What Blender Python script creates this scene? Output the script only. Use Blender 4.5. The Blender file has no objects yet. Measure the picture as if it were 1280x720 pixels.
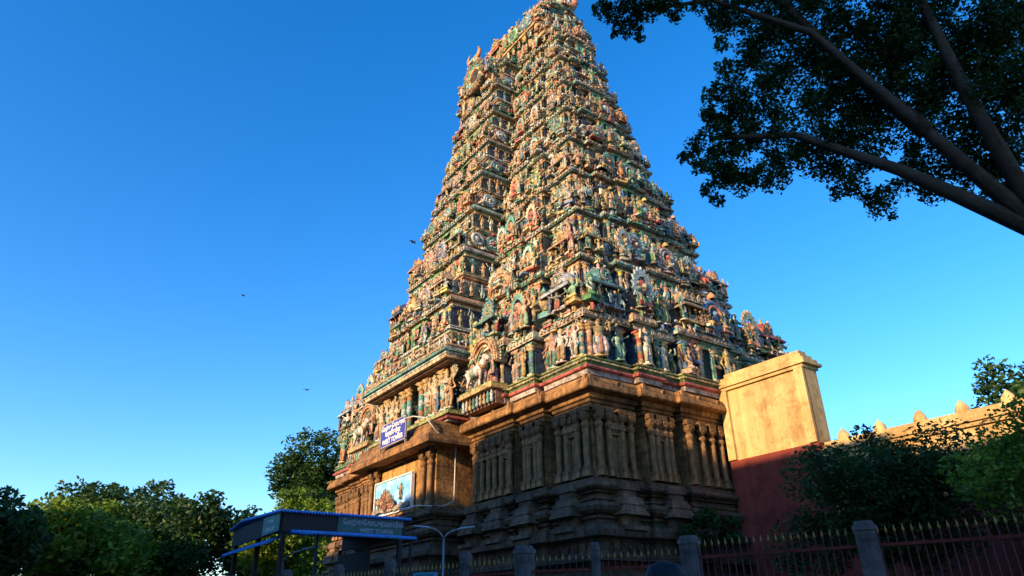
import bpy, math, random
import numpy as np
from mathutils import Vector, Matrix

R = random.Random(11)
PI = math.pi
C = bpy.context.scene.collection
SC = bpy.context.scene

# ------------------------------------------------------------------ colours
CREAM=(.56,.45,.30); TAN=(.42,.29,.15); OCHRE=(.50,.32,.10); PINK=(.48,.27,.20); TEAL=(.10,.33,.28)
GREEN=(.07,.25,.09); BLUE=(.09,.20,.40); PALE=(.38,.52,.56); RED=(.48,.07,.05); ORANGE=(.62,.22,.07)
WHITE=(.70,.67,.60); BROWN=(.22,.11,.06); DARK=(.03,.035,.05); NAVY=(.025,.05,.12); MINT=(.30,.50,.38); YELLOW=(.66,.46,.10)
GREY=(.34,.36,.38)
SKINS=[CREAM]*6+[TAN]*5+[PINK]*2+[OCHRE]*2+[PALE,MINT,GREY,PALE,WHITE,TEAL,TEAL,GREEN,BLUE]
CLOTH=[GREEN,TEAL,OCHRE,RED,WHITE,BLUE,ORANGE,YELLOW,PALE,MINT,CREAM,PINK,TAN,CREAM,TAN,TEAL,GREY,CREAM,TAN]
GOLD=[OCHRE,OCHRE,TAN,YELLOW,CREAM,ORANGE,GREEN,TEAL]
ARCH=[TEAL,TEAL,PALE,GREY,TEAL,MINT,PALE,CREAM,TAN,PINK,ORANGE,GREEN,GREY,GREY,OCHRE,BLUE,RED,CREAM,TAN,CREAM,TAN,OCHRE]

# ------------------------------------------------------------------ mesh collector
class M:
    """vertices, quads, tris with a colour (or palette slot) per vertex"""
    def __init__(s):
        s.V=[];s.Q=[];s.T=[];s.K=[];s.QS=[];s.TS=[];s.n=0
    def add(s,V,Q=None,T=None,K=(1,1,1),smooth=True):
        V=np.asarray(V,float).reshape(-1,3)
        s.V.append(V)
        k=np.asarray(K,float)
        s.K.append(np.tile(k,(len(V),1)) if k.ndim==1 else k)
        if Q is not None and len(Q):
            q=np.asarray(Q,int)+s.n; s.Q.append(q); s.QS.append(np.full(len(q),smooth))
        if T is not None and len(T):
            t=np.asarray(T,int)+s.n; s.T.append(t); s.TS.append(np.full(len(t),smooth))
        s.n+=len(V)
    def done(s):
        V=np.concatenate(s.V) if s.V else np.zeros((0,3))
        K=np.concatenate(s.K) if s.K else np.zeros((0,3))
        Q=np.concatenate(s.Q) if s.Q else np.zeros((0,4),int)
        T=np.concatenate(s.T) if s.T else np.zeros((0,3),int)
        QS=np.concatenate(s.QS) if s.QS else np.zeros(0,bool)
        TS=np.concatenate(s.TS) if s.TS else np.zeros(0,bool)
        return V,Q,T,K,QS,TS
    def put(s,tpl,mat,pal=None):
        """add a template (tuple of done()) transformed by 4x4 numpy, slot colours from pal"""
        V,Q,T,K,QS,TS=tpl
        W=V@mat[:3,:3].T+mat[:3,3]
        if pal is not None:
            K=np.asarray(pal,float)[K[:,0].astype(int)]
        s.V.append(W);s.K.append(K)
        if len(Q): s.Q.append(Q+s.n); s.QS.append(QS)
        if len(T): s.T.append(T+s.n); s.TS.append(TS)
        s.n+=len(V)

def build(name,m,mat,parent=None,loc=None):
    V,Q,T,K,QS,TS = m.done() if isinstance(m,M) else m
    me=bpy.data.meshes.new(name)
    me.vertices.add(len(V)); me.vertices.foreach_set('co',V.astype(np.float32).ravel())
    nl=len(Q)*4+len(T)*3
    me.loops.add(nl); me.polygons.add(len(Q)+len(T))
    me.loops.foreach_set('vertex_index',np.concatenate([Q.ravel(),T.ravel()]).astype(np.int32))
    st=np.concatenate([np.arange(len(Q))*4,len(Q)*4+np.arange(len(T))*3]).astype(np.int32)
    me.polygons.foreach_set('loop_start',st)
    me.polygons.foreach_set('use_smooth',np.concatenate([QS,TS]).astype(bool))
    me.update(calc_edges=True); me.validate()
    if K.shape[1]==3 and len(K)==len(V):
        a=me.color_attributes.new('Col','FLOAT_COLOR','POINT')
        a.data.foreach_set('color',np.concatenate([K,np.ones((len(K),1))],1).astype(np.float32).ravel())
    me.materials.append(mat)
    o=bpy.data.objects.new(name,me); C.objects.link(o)
    if parent is not None: o.parent=parent
    if loc is not None: o.location=loc
    return o

def tag(o,label=None,cat=None,group=None,kind=None):
    if label: o['label']=label
    if cat: o['category']=cat
    if group: o['group']=group
    if kind: o['kind']=kind
    return o
def empty(name,loc,label,cat,group=None,rz=0):
    o=bpy.data.objects.new(name,None); o.location=loc; o.rotation_euler=(0,0,rz); C.objects.link(o)
    o.empty_display_size=.3
    return tag(o,label,cat,group)

# ------------------------------------------------------------------ primitives
BQ=[[0,3,2,1],[4,5,6,7],[0,1,5,4],[1,2,6,5],[2,3,7,6],[3,0,4,7]]
def box(m,c,h,K,rz=0,taper=1.,tx=0):
    """centre, half sizes; taper scales the top"""
    V=[]
    for z,t in ((-1,1.),(1,taper)):
        for x,y in ((-1,-1),(1,-1),(1,1),(-1,1)): V.append((x*h[0]*t,y*h[1]*t,z*h[2]))
    V=np.array(V)
    if rz:
        ca,sa=math.cos(rz),math.sin(rz); V[:,:2]=V[:,:2]@np.array([[ca,sa],[-sa,ca]])
    m.add(V+np.array(c),BQ,None,K,False)
def grid_q(nr,nc,closed=True):
    q=[]
    for r in range(nr-1):
        for c in range(nc if closed else nc-1):
            d=(c+1)%nc
            q.append([r*nc+c,r*nc+d,(r+1)*nc+d,(r+1)*nc+c])
    return q
def tube(m,pts,rad,K,n=6,sy=1.,cap=True,smooth=True):
    """tube along pts; rad per point; sy squashes the section along world y when vertical"""
    P=[Vector(p) for p in pts]; V=[]
    t0=(P[1]-P[0]).normalized()
    ref=Vector((1,0,0)) if abs(t0.x)<.8 else Vector((0,1,0))
    for i,p in enumerate(P):
        t=((P[min(i+1,len(P)-1)]-P[max(i-1,0)])).normalized()
        a=(ref-t*ref.dot(t)).normalized(); b=t.cross(a); ref=a
        r=rad[i] if isinstance(rad,(list,tuple)) else rad
        for k in range(n):
            an=2*PI*k/n
            v=p+a*(math.cos(an)*r)+b*(math.sin(an)*r*sy); V.append(v[:])
    T=[]
    Q=grid_q(len(P),n)
    if cap:
        L=len(V); V.append(P[0][:]); V.append(P[-1][:]); e=(len(P)-1)*n
        for k in range(n):
            T.append([L,(k+1)%n,k]); T.append([L+1,e+k,e+(k+1)%n])
    m.add(V,Q,T,K,smooth)
def lathe(m,prof,K,n=8,c=(0,0,0),sx=1,sy=1,smooth=True,square=False,axis='z',a0=0):
    """prof [(r,z)]; square: n=4 rotated 45deg"""
    V=[]
    if square: n=4;a0=PI/4
    for r,z in prof:
        rr=max(r,1e-4)*(math.sqrt(2) if square else 1)
        for k in range(n):
            a=2*PI*k/n+a0
            V.append((math.cos(a)*rr*sx,math.sin(a)*rr*sy,z))
    V=np.array(V)
    if axis=='y': V=V[:,[0,2,1]]*np.array([1,-1,1])   # axis pointing to -y
    V=V+np.array(c)
    m.add(V,grid_q(len(prof),n),None,K,smooth and not square)
def sweep(m,poly,prof,cols):
    """closed axis-aligned CCW polygon, profile [(offset,z)], colours per segment"""
    n=len(poly); N=[]
    for i in range(n):
        a=poly[i];b=poly[(i+1)%n]; dx,dy=b[0]-a[0],b[1]-a[1]; l=math.hypot(dx,dy) or 1
        N.append((dy/l,-dx/l))
    off=[]
    for i in range(n):
        a,b=N[i-1],N[i]
        if abs(a[0]-b[0])+abs(a[1]-b[1])<1e-6: off.append(a)
        else: off.append((a[0]+b[0],a[1]+b[1]))
    P=np.array(poly);O=np.array(off)
    for j in range(len(prof)-1):
        (o1,z1),(o2,z2)=prof[j],prof[j+1]
        A=np.column_stack([P+O*o1,np.full(n,z1)]);B=np.column_stack([P+O*o2,np.full(n,z2)])
        # separate verts per edge for flat corners
        V=[];Q=[]
        for i in range(n):
            k=(i+1)%n
            b=len(V); V+= [A[i],A[k],B[k],B[i]]; Q.append([b,b+1,b+2,b+3])
        m.add(V,Q,None,cols[j%len(cols)],False)
def plan(a,b,fa,fb,rec):
    """polygon from half sizes and bays: fa,fb = list of (s0,s1,p) for s>0 on the long / short faces (mirrored)"""
    pts=[]
    for i in range(4):
        h=a if i%2==0 else b; D=b if i%2==0 else a; bays=fa if i%2==0 else fb
        seq=[]
        for s0,s1,p in sorted(bays):
            if s0<=0: seq.append((-s1,s1,p))
            else: seq.append((s0,s1,p)); seq.append((-s1,-s0,p))
        seq.sort()
        loc=[]; cur=-h
        for s0,s1,p in seq:
            if s0>cur+1e-6: loc+=[(cur,-rec),(s0,-rec)]
            loc+=[(s0,p),(s1,p)]; cur=s1
        if cur<h-1e-6: loc+=[(cur,-rec),(h,-rec)]
        if i>0: loc=loc[1:] if True else loc
        if i==3: loc=loc[:-1]
        for s,d in loc:
            x,y=s,-(D+d)
            for _ in range(i): x,y=-y,x
            pts.append((x,y))
    out=[]
    for p in pts:
        if not out or abs(out[-1][0]-p[0])+abs(out[-1][1]-p[1])>1e-5: out.append(p)
    return out

def mat4(loc=(0,0,0),s=1.,rz=0,q=0,sx=1):
    ca,sa=math.cos(rz),math.sin(rz)
    A=np.eye(4); A[:3,:3]=np.array([[ca*s*sx,-sa*s,0],[sa*s*sx,ca*s,0],[0,0,s]])
    A[:3,3]=loc
    if q:
        B=np.eye(4); a=q*PI/2; c,d=round(math.cos(a)),round(math.sin(a)); B[:2,:2]=[[c,-d],[d,c]]
        A=B@A
    return A

# ------------------------------------------------------------------ materials
def newmat(name):
    m=bpy.data.materials.new(name); m.use_nodes=True; nt=m.node_tree
    b=nt.nodes['Principled BSDF']; b.inputs['Specular IOR Level'].default_value=.3
    return m,nt,b
def node(nt,t,**k):
    n=nt.nodes.new(t)
    for a,v in k.items(): setattr(n,a,v)
    return n
def ramp(nt,pts,src):
    r=node(nt,'ShaderNodeValToRGB'); r.color_ramp.elements[0].position=pts[0][0]; r.color_ramp.elements[0].color=(*pts[0][1],1)
    r.color_ramp.elements[1].position=pts[-1][0]; r.color_ramp.elements[1].color=(*pts[-1][1],1)
    for p,c in pts[1:-1]:
        e=r.color_ramp.elements.new(p); e.color=(*c,1)
    nt.links.new(src,r.inputs[0]); return r.outputs[0]
def noise(nt,scale,detail=4,vec=None,rough=.6):
    n=node(nt,'ShaderNodeTexNoise'); n.inputs['Scale'].default_value=scale; n.inputs['Detail'].default_value=detail; n.inputs['Roughness'].default_value=rough
    if vec is None:
        vec=nt.nodes.get('TC') or node(nt,'ShaderNodeTexCoord',name='TC'); vec=vec.outputs['Object']
    nt.links.new(vec,n.inputs['Vector']); return n.outputs['Fac']
def mult(nt,a,b,f=1.):
    m=node(nt,'ShaderNodeMix',data_type='RGBA',blend_type='MULTIPLY'); m.inputs[0].default_value=f
    nt.links.new(a,m.inputs[6]); nt.links.new(b,m.inputs[7]); return m.outputs[2]
def bump(nt,h,b,st=.3,dist=.05,prev=None):
    n=node(nt,'ShaderNodeBump'); n.inputs['Strength'].default_value=st; n.inputs['Distance'].default_value=dist
    nt.links.new(h,n.inputs['Height'])
    if prev: nt.links.new(prev,n.inputs['Normal'])
    nt.links.new(n.outputs[0],b.inputs['Normal']); return n.outputs[0]

def m_stucco():
    m,nt,b=newmat('painted_stucco')
    a=node(nt,'ShaderNodeAttribute',attribute_name='Col')
    g=ramp(nt,[(.33,(.24,.21,.18)),(.45,(.62,.58,.53)),(.57,(1.02,1.0,.96)),(.75,(1.08,1.02,.94))],noise(nt,2.3,8))
    g2=ramp(nt,[(.36,(.45,.40,.35)),(.52,(1,1,1))],noise(nt,8,4))
    hs=node(nt,'ShaderNodeHueSaturation'); hs.inputs['Saturation'].default_value=.86; nt.links.new(a.outputs['Color'],hs.inputs['Color'])
    c=mult(nt,hs.outputs[0],g); c=mult(nt,c,g2,.85)
    nt.links.new(c,b.inputs['Base Color']); b.inputs['Roughness'].default_value=.62
    bump(nt,noise(nt,14,4),b,.8,.06)
    return m
def m_stone(name,c1,c2,c3,joint=True):
    m,nt,b=newmat(name)
    n1=noise(nt,.55,6); col=ramp(nt,[(.3,c1),(.5,c2),(.7,c3)],n1)
    n2=ramp(nt,[(.3,(.45,.42,.38)),(.55,(1,1,1)),(.8,(1.1,1.05,1))],noise(nt,5,6))
    col=mult(nt,col,n2)
    tc=nt.nodes['TC']; sp=node(nt,'ShaderNodeSeparateXYZ'); nt.links.new(tc.outputs['Object'],sp.inputs[0])
    # vertical weather streaks
    mp=node(nt,'ShaderNodeMapping'); mp.inputs['Scale'].default_value=(2.4,2.4,.22); nt.links.new(tc.outputs['Object'],mp.inputs[0])
    col=mult(nt,col,ramp(nt,[(.38,(.5,.46,.42)),(.55,(1,1,1))],noise(nt,1.3,5,mp.outputs[0])),.85)
    nt.links.new(col,b.inputs['Base Color'])
    if joint:
        ad=node(nt,'ShaderNodeMath',operation='ADD'); nt.links.new(sp.outputs[0],ad.inputs[0]); nt.links.new(sp.outputs[1],ad.inputs[1])
        cb=node(nt,'ShaderNodeCombineXYZ'); nt.links.new(ad.outputs[0],cb.inputs[0]); nt.links.new(sp.outputs[2],cb.inputs[1])
        br=node(nt,'ShaderNodeTexBrick'); nt.links.new(cb.outputs[0],br.inputs['Vector'])
        for k,v in (('Scale',1.),('Brick Width',1.35),('Row Height',.62),('Mortar Size',.022),('Mortar Smooth',.3)): br.inputs[k].default_value=v
        br.inputs['Color1'].default_value=(1,1,1,1); br.inputs['Color2'].default_value=(.78,.76,.74,1); br.inputs['Mortar'].default_value=(.35,.33,.3,1)
        col=mult(nt,col,br.outputs['Color'],.8); nt.links.new(col,b.inputs['Base Color'])
        p=bump(nt,br.outputs['Fac'],b,-.5,.03)
        bump(nt,noise(nt,7,6),b,.6,.05,p)
    else: bump(nt,noise(nt,7,6),b,.6,.05)
    b.inputs['Roughness'].default_value=.8
    return m
def m_plain(name,col,rough=.5,metal=0,var=.25,scale=6,bmp=0):
    m,nt,b=newmat(name)
    lo=tuple(c*(1-var) for c in col); hi=tuple(min(1,c*(1+var*.5)) for c in col)
    nt.links.new(ramp(nt,[(.3,lo),(.6,hi)],noise(nt,scale,4)),b.inputs['Base Color'])
    b.inputs['Roughness'].default_value=rough; b.inputs['Metallic'].default_value=metal
    if bmp: bump(nt,noise(nt,scale*4,3),b,bmp,.02)
    return m
def m_leaf(name,cols,trans=.35,scale=1.1):
    m,nt,b=newmat(name)
    geo=node(nt,'ShaderNodeNewGeometry')
    c=ramp(nt,[(0,cols[0]),(.5,cols[1]),(1,cols[2])],geo.outputs['Random Per Island'])
    c=mult(nt,c,ramp(nt,[(.3,(.6,.65,.6)),(.65,(1.15,1.1,.95))],noise(nt,scale,2)))
    nt.links.new(c,b.inputs['Base Color']); b.inputs['Roughness'].default_value=.55
    tr=node(nt,'ShaderNodeBsdfTranslucent'); nt.links.new(c,tr.inputs[0])
    mx=node(nt,'ShaderNodeMixShader'); mx.inputs[0].default_value=trans
    nt.links.new(b.outputs[0],mx.inputs[1]); nt.links.new(tr.outputs[0],mx.inputs[2]); nt.links.new(mx.outputs[0],nt.nodes['Material Output'].inputs[0])
    return m
STUCCO=m_stucco()
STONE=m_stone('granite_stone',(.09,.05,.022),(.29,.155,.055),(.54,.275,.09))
PLINTH=m_stone('shade_dark_granite',(.05,.035,.024),(.125,.082,.05),(.24,.15,.085))  # wall granite with the plinth's shade worked into a darker colour
PLINTH2=m_stone('shade_dark_carved_granite',(.06,.04,.027),(.14,.09,.055),(.27,.17,.095),False)  # unjointed version for plinth carving, likewise darkened to deepen the shade
STONE2=m_stone('carved_granite',(.085,.05,.024),(.25,.14,.058),(.50,.26,.09),False)

# ------------------------------------------------------------------ stucco templates (slots: 0 skin 1 cloth 2 gold 3 accent 4 dark)
def arm(m,sh,el,ha,s=0,r=.034):
    tube(m,[sh,el,ha],[r*1.15,r*.85,r*.62],(s,)*3,6)
    lathe(m,[(0,-.03),(r*.95,-.012),(r*.9,.015),(0,.032)],(s,)*3,6,c=ha)
    tube(m,[(sh[0]+(el[0]-sh[0])*.45,sh[1]+(el[1]-sh[1])*.45,sh[2]+(el[2]-sh[2])*.45),(sh[0]+(el[0]-sh[0])*.6,sh[1]+(el[1]-sh[1])*.6,sh[2]+(el[2]-sh[2])*.6)],r*1.3,(2,)*3,6)
def head(m,x,y,z,r=.06,crown=0):
    lathe(m,[(.35*r,-1.25*r),(.72*r,-.8*r),(.95*r,-.1*r),(r*.9,.5*r),(.5*r,1.05*r),(0,1.15*r)],(0,)*3,8,c=(x,y,z),sy=1.05)
    tube(m,[(x,y-.95*r,z+.2*r),(x,y-1.22*r,z-.2*r)],[.1*r,.2*r],(0,)*3,4)
    for e in (-1,1):
        lathe(m,[(0,-.13*r),(.16*r,0),(0,.13*r)],(4,)*3,5,c=(x+e*.38*r,y-.86*r,z+.12*r))
        lathe(m,[(0,-.35*r),(.2*r,0),(0,.35*r)],(2,)*3,5,c=(x+e*1.05*r,y,z-.2*r))
    if crown==0:   # tall conical crown
        lathe(m,[(1.12*r,.35*r),(1.15*r,.7*r),(.9*r,.8*r),(.95*r,1.3*r),(.65*r,1.5*r),(.68*r,1.9*r),(.35*r,2.2*r),(.18*r,2.9*r),(0,3.1*r)],(2,)*3,8,c=(x,y,z))
    elif crown==1: # bun
        lathe(m,[(1.05*r,.4*r),(1.05*r,.75*r),(.5*r,1.15*r),(.62*r,1.5*r),(.4*r,1.9*r),(0,2.*r)],(3,)*3,8,c=(x,y,z))
    else:          # wide fan head-dress
        lathe(m,[(1.0*r,.3*r),(1.45*r,.9*r),(1.5*r,1.5*r),(.9*r,1.9*r),(.3*r,2.4*r),(0,2.5*r)],(2,)*3,8,c=(x,y,z),sy=.6)
def standing(rg,arms=2,halo=False,skirt=None,bulk=1.,lean=None):
    m=M(); sw=rg.uniform(-.035,.035) if lean is None else lean; b=bulk
    lathe(m,[(.15,0),(.17,.012),(.17,.035),(.13,.05),(0,.051)],(3,)*3,8,sy=.8)
    skirt=rg.random()<.6 if skirt is None else skirt
    kx=rg.choice([0,0,.05,.08])
    for e in (-1,1):
        bend=kx if e==1 else 0
        tube(m,[(e*(.055+bend*.6),-.02,.045),(e*(.062+bend),-.03-bend*.5,.25),(e*.05+sw,0,.47)],[.034*b,.05*b,.075*b],(1,)*3 if skirt else (0,)*3,7)
        box(m,(e*(.058+bend*.6),-.045,.06),(.028,.055,.02),(0,)*3)
        if not skirt:
            tube(m,[(e*(.06+bend*.8),-.025,.12),(e*(.06+bend*.8),-.025,.15)],.048*b,(2,)*3,6)
    if skirt:
        tube(m,[(0,0,.10),(0,0,.3),(sw,0,.50)],[.125*b,.118*b,.108*b],(1,)*3,9,.62)
        box(m,(sw*.5,-.085,.30),(.022,.02,.17),(2,)*3)
    else:
        tube(m,[(sw,0,.38),(sw,0,.50)],[.125*b,.112*b],(1,)*3,9,.65)
        box(m,(sw,-.085,.35),(.035,.015,.09),(3,)*3)
    tube(m,[(sw,0,.46),(sw*1.2,0,.51),(sw*1.1,0,.585),(sw*.5,-.012,.66),(0,-.01,.72),(0,0,.765)],[.112*b,.108*b,.08*b,.108*b,.118*b,.045],(0,)*3,9,.62)
    tube(m,[(sw,0,.47),(sw*1.2,0,.50)],.12*b,(2,)*3,9,.66)
    tube(m,[(0,-.03,.70),(0,-.025,.735)],[.085*b,.07*b],(2,)*3,8,.7)
    tube(m,[(0,0,.74),(0,-.005,.80)],.036,(0,)*3,6)
    head(m,0,-.008,.845,.058,rg.choice([0,0,0,1,2]))
    P=[((.19,-.03,.58),(.16,-.15,.68)),((.2,0,.57),(.17,-.06,.42)),((.21,-.02,.66),(.2,-.04,.86)),((.18,-.05,.6),(.03,-.15,.64)),((.2,.0,.6),(.27,-.05,.5)),((.22,0,.74),(.14,-.03,.93))]
    for e in (-1,1):
        el,ha=rg.choice(P); arm(m,(e*.125*b,0,.725),(e*el[0]*b,el[1],el[2]),(e*ha[0]*b,ha[1],ha[2]))
        if rg.random()<.35: tube(m,[(e*ha[0]*b,ha[1],ha[2]-.1),(e*ha[0]*b,ha[1],ha[2]+.16)],[.012,.026],(2,)*3,5)
    if arms>2:
        k=(arms-2)//2
        for j in range(k):
            an=math.radians(20+ (60/max(1,k-1) if k>1 else 30)*j)
            for e in (-1,1):
                l=.16; l2=.31
                arm(m,(e*.115,.03,.72),(e*(.1+math.cos(an)*l),.04,.70+math.sin(an)*l),(e*(.1+math.cos(an)*l2),0,.72+math.sin(an)*l2),r=.026)
                lathe(m,[(0,-.02),(.035,0),(0,.03)],(3,)*3,6,c=(e*(.1+math.cos(an)*(l2+.03)),0,.74+math.sin(an)*(l2+.03)))
    if halo:
        toothed(m,(0,.07,.74),.30,.25,18,(3,)*3,(2,)*3)
    return m.done()
def toothed(m,c,rx,rz,n,K1,K2,a0=-40,a1=220,depth=.03):
    """arch-shaped back plate with a toothed rim"""
    V=[];Q=[]
    for i in range(n+1):
        a=math.radians(a0+(a1-a0)*i/n)
        for r,y in ((.55,-.01),(.86,-.01),(.86,depth),(.55,depth)):
            V.append((c[0]+math.cos(a)*rx*r,c[1]+y,c[2]+math.sin(a)*rz*r))
    for i in range(n):
        b=i*4
        for j in range(4): Q.append([b+j,b+(j+1)%4,b+4+(j+1)%4,b+4+j])
    m.add(V,Q,None,K1,False)
    for i in range(n):
        a=math.radians(a0+(a1-a0)*(i+.5)/n); w=math.radians((a1-a0)/n*.46)
        p=[(math.cos(a-w)*.85,math.sin(a-w)*.85),(math.cos(a+w)*.85,math.sin(a+w)*.85),(math.cos(a)*1.08,math.sin(a)*1.08)]
        V=[(c[0]+x*rx,c[1]-.012,c[2]+z*rz) for x,z in p]+[(c[0]+x*rx,c[1]+depth,c[2]+z*rz) for x,z in p]
        m.add(V,[[0,1,4,3],[1,2,5,4],[2,0,3,5]],[[0,2,1],[3,4,5]],K2,False)
def seated(rg,arms=2,halo=False):
    m=M()
    box(m,(0,0,.05),(.24,.15,.05),(3,)*3,taper=.9); box(m,(0,0,.12),(.22,.14,.02),(2,)*3)
    up=rg.random()<.45
    for e in (-1,1):
        if up and e==1:
            tube(m,[(.07,-.03,.22),(.17,-.15,.34),(.13,-.17,.15)],[.075,.06,.04],(1,)*3,7)
        elif up:
            tube(m,[(-.07,-.03,.22),(-.15,-.2,.2),(-.13,-.2,.0)],[.075,.06,.035],(1,)*3,7)
        else: tube(m,[(e*.07,0,.2),(e*.23,-.12,.19),(-e*.06,-.2,.165)],[.08,.06,.035],(1,)*3,7)
    tube(m,[(0,0,.13),(0,0,.24),(0,0,.33),(0,-.01,.44),(0,-.01,.52),(0,0,.575)],[.13,.12,.09,.12,.13,.05],(0,)*3,9,.65)
    tube(m,[(0,0,.2),(0,0,.235)],.125,(2,)*3,9,.68); tube(m,[(0,-.03,.5),(0,-.03,.535)],[.09,.075],(2,)*3,8,.7)
    head(m,0,-.01,.66,.068,rg.choice([0,0,1,2]))
    P=[((.22,-.05,.36),(.2,-.16,.26)),((.21,-.03,.4),(.15,-.16,.5)),((.24,-.02,.46),(.23,-.04,.68))]
    for e in (-1,1):
        el,ha=rg.choice(P); arm(m,(e*.135,0,.525),(e*el[0],el[1],el[2]),(e*ha[0],ha[1],ha[2]),r=.037)
    for j in range((arms-2)//2):
        an=math.radians(25+30*j)
        for e in (-1,1): arm(m,(e*.12,.03,.52),(e*(.1+math.cos(an)*.17),.04,.5+math.sin(an)*.17),(e*(.1+math.cos(an)*.33),0,.53+math.sin(an)*.33),r=.028)
    if halo: toothed(m,(0,.09,.5),.38,.4,16,(3,)*3,(2,)*3,-15,195)
    return m.done()
rt=random.Random(5)
STAND=[standing(rt) for _ in range(14)]+[standing(rt,4) for _ in range(4)]+[standing(rt,2,True) for _ in range(3)]
MANY=[standing(rt,10,True,bulk=1.15),standing(rt,8,True,bulk=1.1),standing(rt,12,False,bulk=1.15)]
SEAT=[seated(rt) for _ in range(7)]+[seated(rt,4) for _ in range(2)]+[seated(rt,4,True) for _ in range(3)]

def medallion(kind):
    m=M()
    # disc facing -y, radius .5
    n=20
    if kind==0:
        lathe(m,[(.40,.0),(.40,.06),(.36,.09),(.31,.09),(.28,.05)],(0,)*3,n,axis='y')
        lathe(m,[(.28,.05),(.25,.11),(.21,.11),(.18,.06)],(1,)*3,n,axis='y'); lathe(m,[(.18,.05),(.10,.055),(0,.06)],(4,)*3,n,axis='y')
        lathe(m,[(.085,.05),(.08,.1),(.04,.16),(0,.17)],(3,)*3,10,axis='y',c=(0,0,.03)); lathe(m,[(.11,.05),(.1,.1),(0,.12)],(3,)*3,10,axis='y',c=(0,0,-.09))
    elif kind==1:
        lathe(m,[(.42,.0),(.42,.05),(.33,.08),(.3,.04)],(0,)*3,n,axis='y'); lathe(m,[(.3,.04),(0,.045)],(3,)*3,n,axis='y')
        for k in range(8):
            a=2*PI*k/8+.2
            lathe(m,[(.0,.11),(.045,.09),(.07,.04)],(1,)*3,7,axis='y',c=(math.cos(a)*.19,0,math.sin(a)*.19))
        lathe(m,[(.1,.04),(.09,.11),(0,.14)],(2,)*3,10,axis='y')
    else:
        lathe(m,[(.36,.0),(.36,.06),(.28,.11),(.22,.09),(.2,.05)],(1,)*3,n,axis='y'); lathe(m,[(.2,.05),(.14,.12),(.05,.15),(0,.15)],(0,)*3,n,axis='y')
    tn=(18,14,22)[kind]; rr=(.39,.41,.35)[kind]; ro=(.5,.5,.5)[kind]
    for k in range(tn):
        a=2*PI*k/tn; w=PI/tn*.9
        V=[]
        for y in (0.0,-.05):
            for r,da in ((rr,-w),(rr,w),(ro,w*.35),(ro,-w*.35)): V.append((math.cos(a+da)*r,y,math.sin(a+da)*r))
        m.add(V,[[0,1,2,3],[7,6,5,4],[1,5,6,2],[3,2,6,7],[0,3,7,4]],None,(2,)*3 if k%2 or kind else (3,)*3,False)
    # crest lump on top, curled brackets below
    lathe(m,[(.09,-.05),(.11,.02),(.05,.1),(0,.14)],(2,)*3,7,c=(0,-.05,.5))
    for e in (-1,1): tube(m,[(e*.2,-.04,-.42),(e*.38,-.05,-.44),(e*.5,-.05,-.36),(e*.5,-.05,-.26)],[.06,.055,.05,.02],(1,)*3,6)
    return m.done()
MED=[medallion(k) for k in range(3)]
def leafhalo():
    m=M(); toothed(m,(0,0,.35),.42,.62,15,(0,)*3,(1,)*3,-60,240,.05)
    lathe(m,[(.22,.02),(.15,.05),(0,.06)],(2,)*3,14,axis='y',c=(0,0,.35)); lathe(m,[(.1,.04),(.08,.12),(0,.15)],(3,)*3,8,axis='y',c=(0,0,.35))
    box(m,(0,0,-.2),(.25,.08,.07),(2,)*3)
    return m.done()
LEAF=leafhalo()
def shrine(kind):
    """width 1, depth .5, height ~1.25; back at y=+.2"""
    m=M()
    box(m,(0,0,.03),(.5,.26,.03),(1,)*3); box(m,(0,0,.085),(.46,.23,.025),(0,)*3)
    box(m,(0,.1,.33),(.36,.08,.22),(4,)*3)
    cols=(-.38,.38) if kind!=1 else (-.4,-.16,.16,.4)
    for x in cols:
        lathe(m,[(.05,.11),(.05,.15),(.035,.17),(.035,.4),(.055,.44),(.055,.47),(.035,.49),(.07,.54)],(2,)*3,8,c=(x,-.14,0))
    m.put(R.choice(SEAT),mat4((0,-.06,.11),.5),[(0,)*3,(3,)*3,(2,)*3,(1,)*3,(4,)*3])
    # curved eave
    lathe(m,[(.5,.54),(.58,.52),(.6,.56),(.53,.62),(.44,.67)],(0,)*3,4,sy=.62,square=True)
    for k in range(7): box(m,(-.48+.16*k,-.335,.56),(.03,.02,.03),(2,)*3)
    box(m,(0,0,.70),(.36,.2,.05),(1,)*3)
    if kind==0:   # square domed kuta
        lathe(m,[(.34,.74),(.42,.76),(.43,.84),(.38,.96),(.26,1.07),(.12,1.12),(0,1.14)],(0,)*3,8,sy=.62,a0=PI/8)
        m.put(MED[0],mat4((0,-.22,.9),.42),[(2,)*3,(3,)*3,(1,)*3,(0,)*3,(4,)*3])
        lathe(m,[(.05,1.12),(.07,1.17),(.03,1.21),(.05,1.25),(0,1.34)],(2,)*3,7)
    elif kind==1: # barrel shala
        V=[];n=8
        for x in (-.46,.46):
            for k in range(n+1):
                a=PI*k/n; V.append((x,-math.cos(a)*.25,.75+math.sin(a)**.8*.33))
        Q=[[k,k+1,n+2+k,n+1+k][::-1] for k in range(n)]
        T=[[0,k,k+1] for k in range(1,n)]+[[n+1,n+2+k,n+1+k] for k in range(1,n)]
        m.add(V,Q,T,(0,)*3,False)
        for x in (-.3,0,.3): m.put(MED[0],mat4((x,-.24,.9),.3),[(2,)*3,(3,)*3,(1,)*3,(0,)*3,(4,)*3]); lathe(m,[(.04,1.06),(.055,1.1),(.02,1.14),(0,1.22)],(2,)*3,6,c=(x,0,0))
    else:         # horseshoe panjara
        m.put(MED[1],mat4((0,-.12,1.0),.72),[(2,)*3,(3,)*3,(0,)*3,(1,)*3,(4,)*3])
        lathe(m,[(.3,.74),(.32,.95),(.2,1.2),(0,1.25)],(1,)*3,8,sy=.5)
    return m.done()
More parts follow.
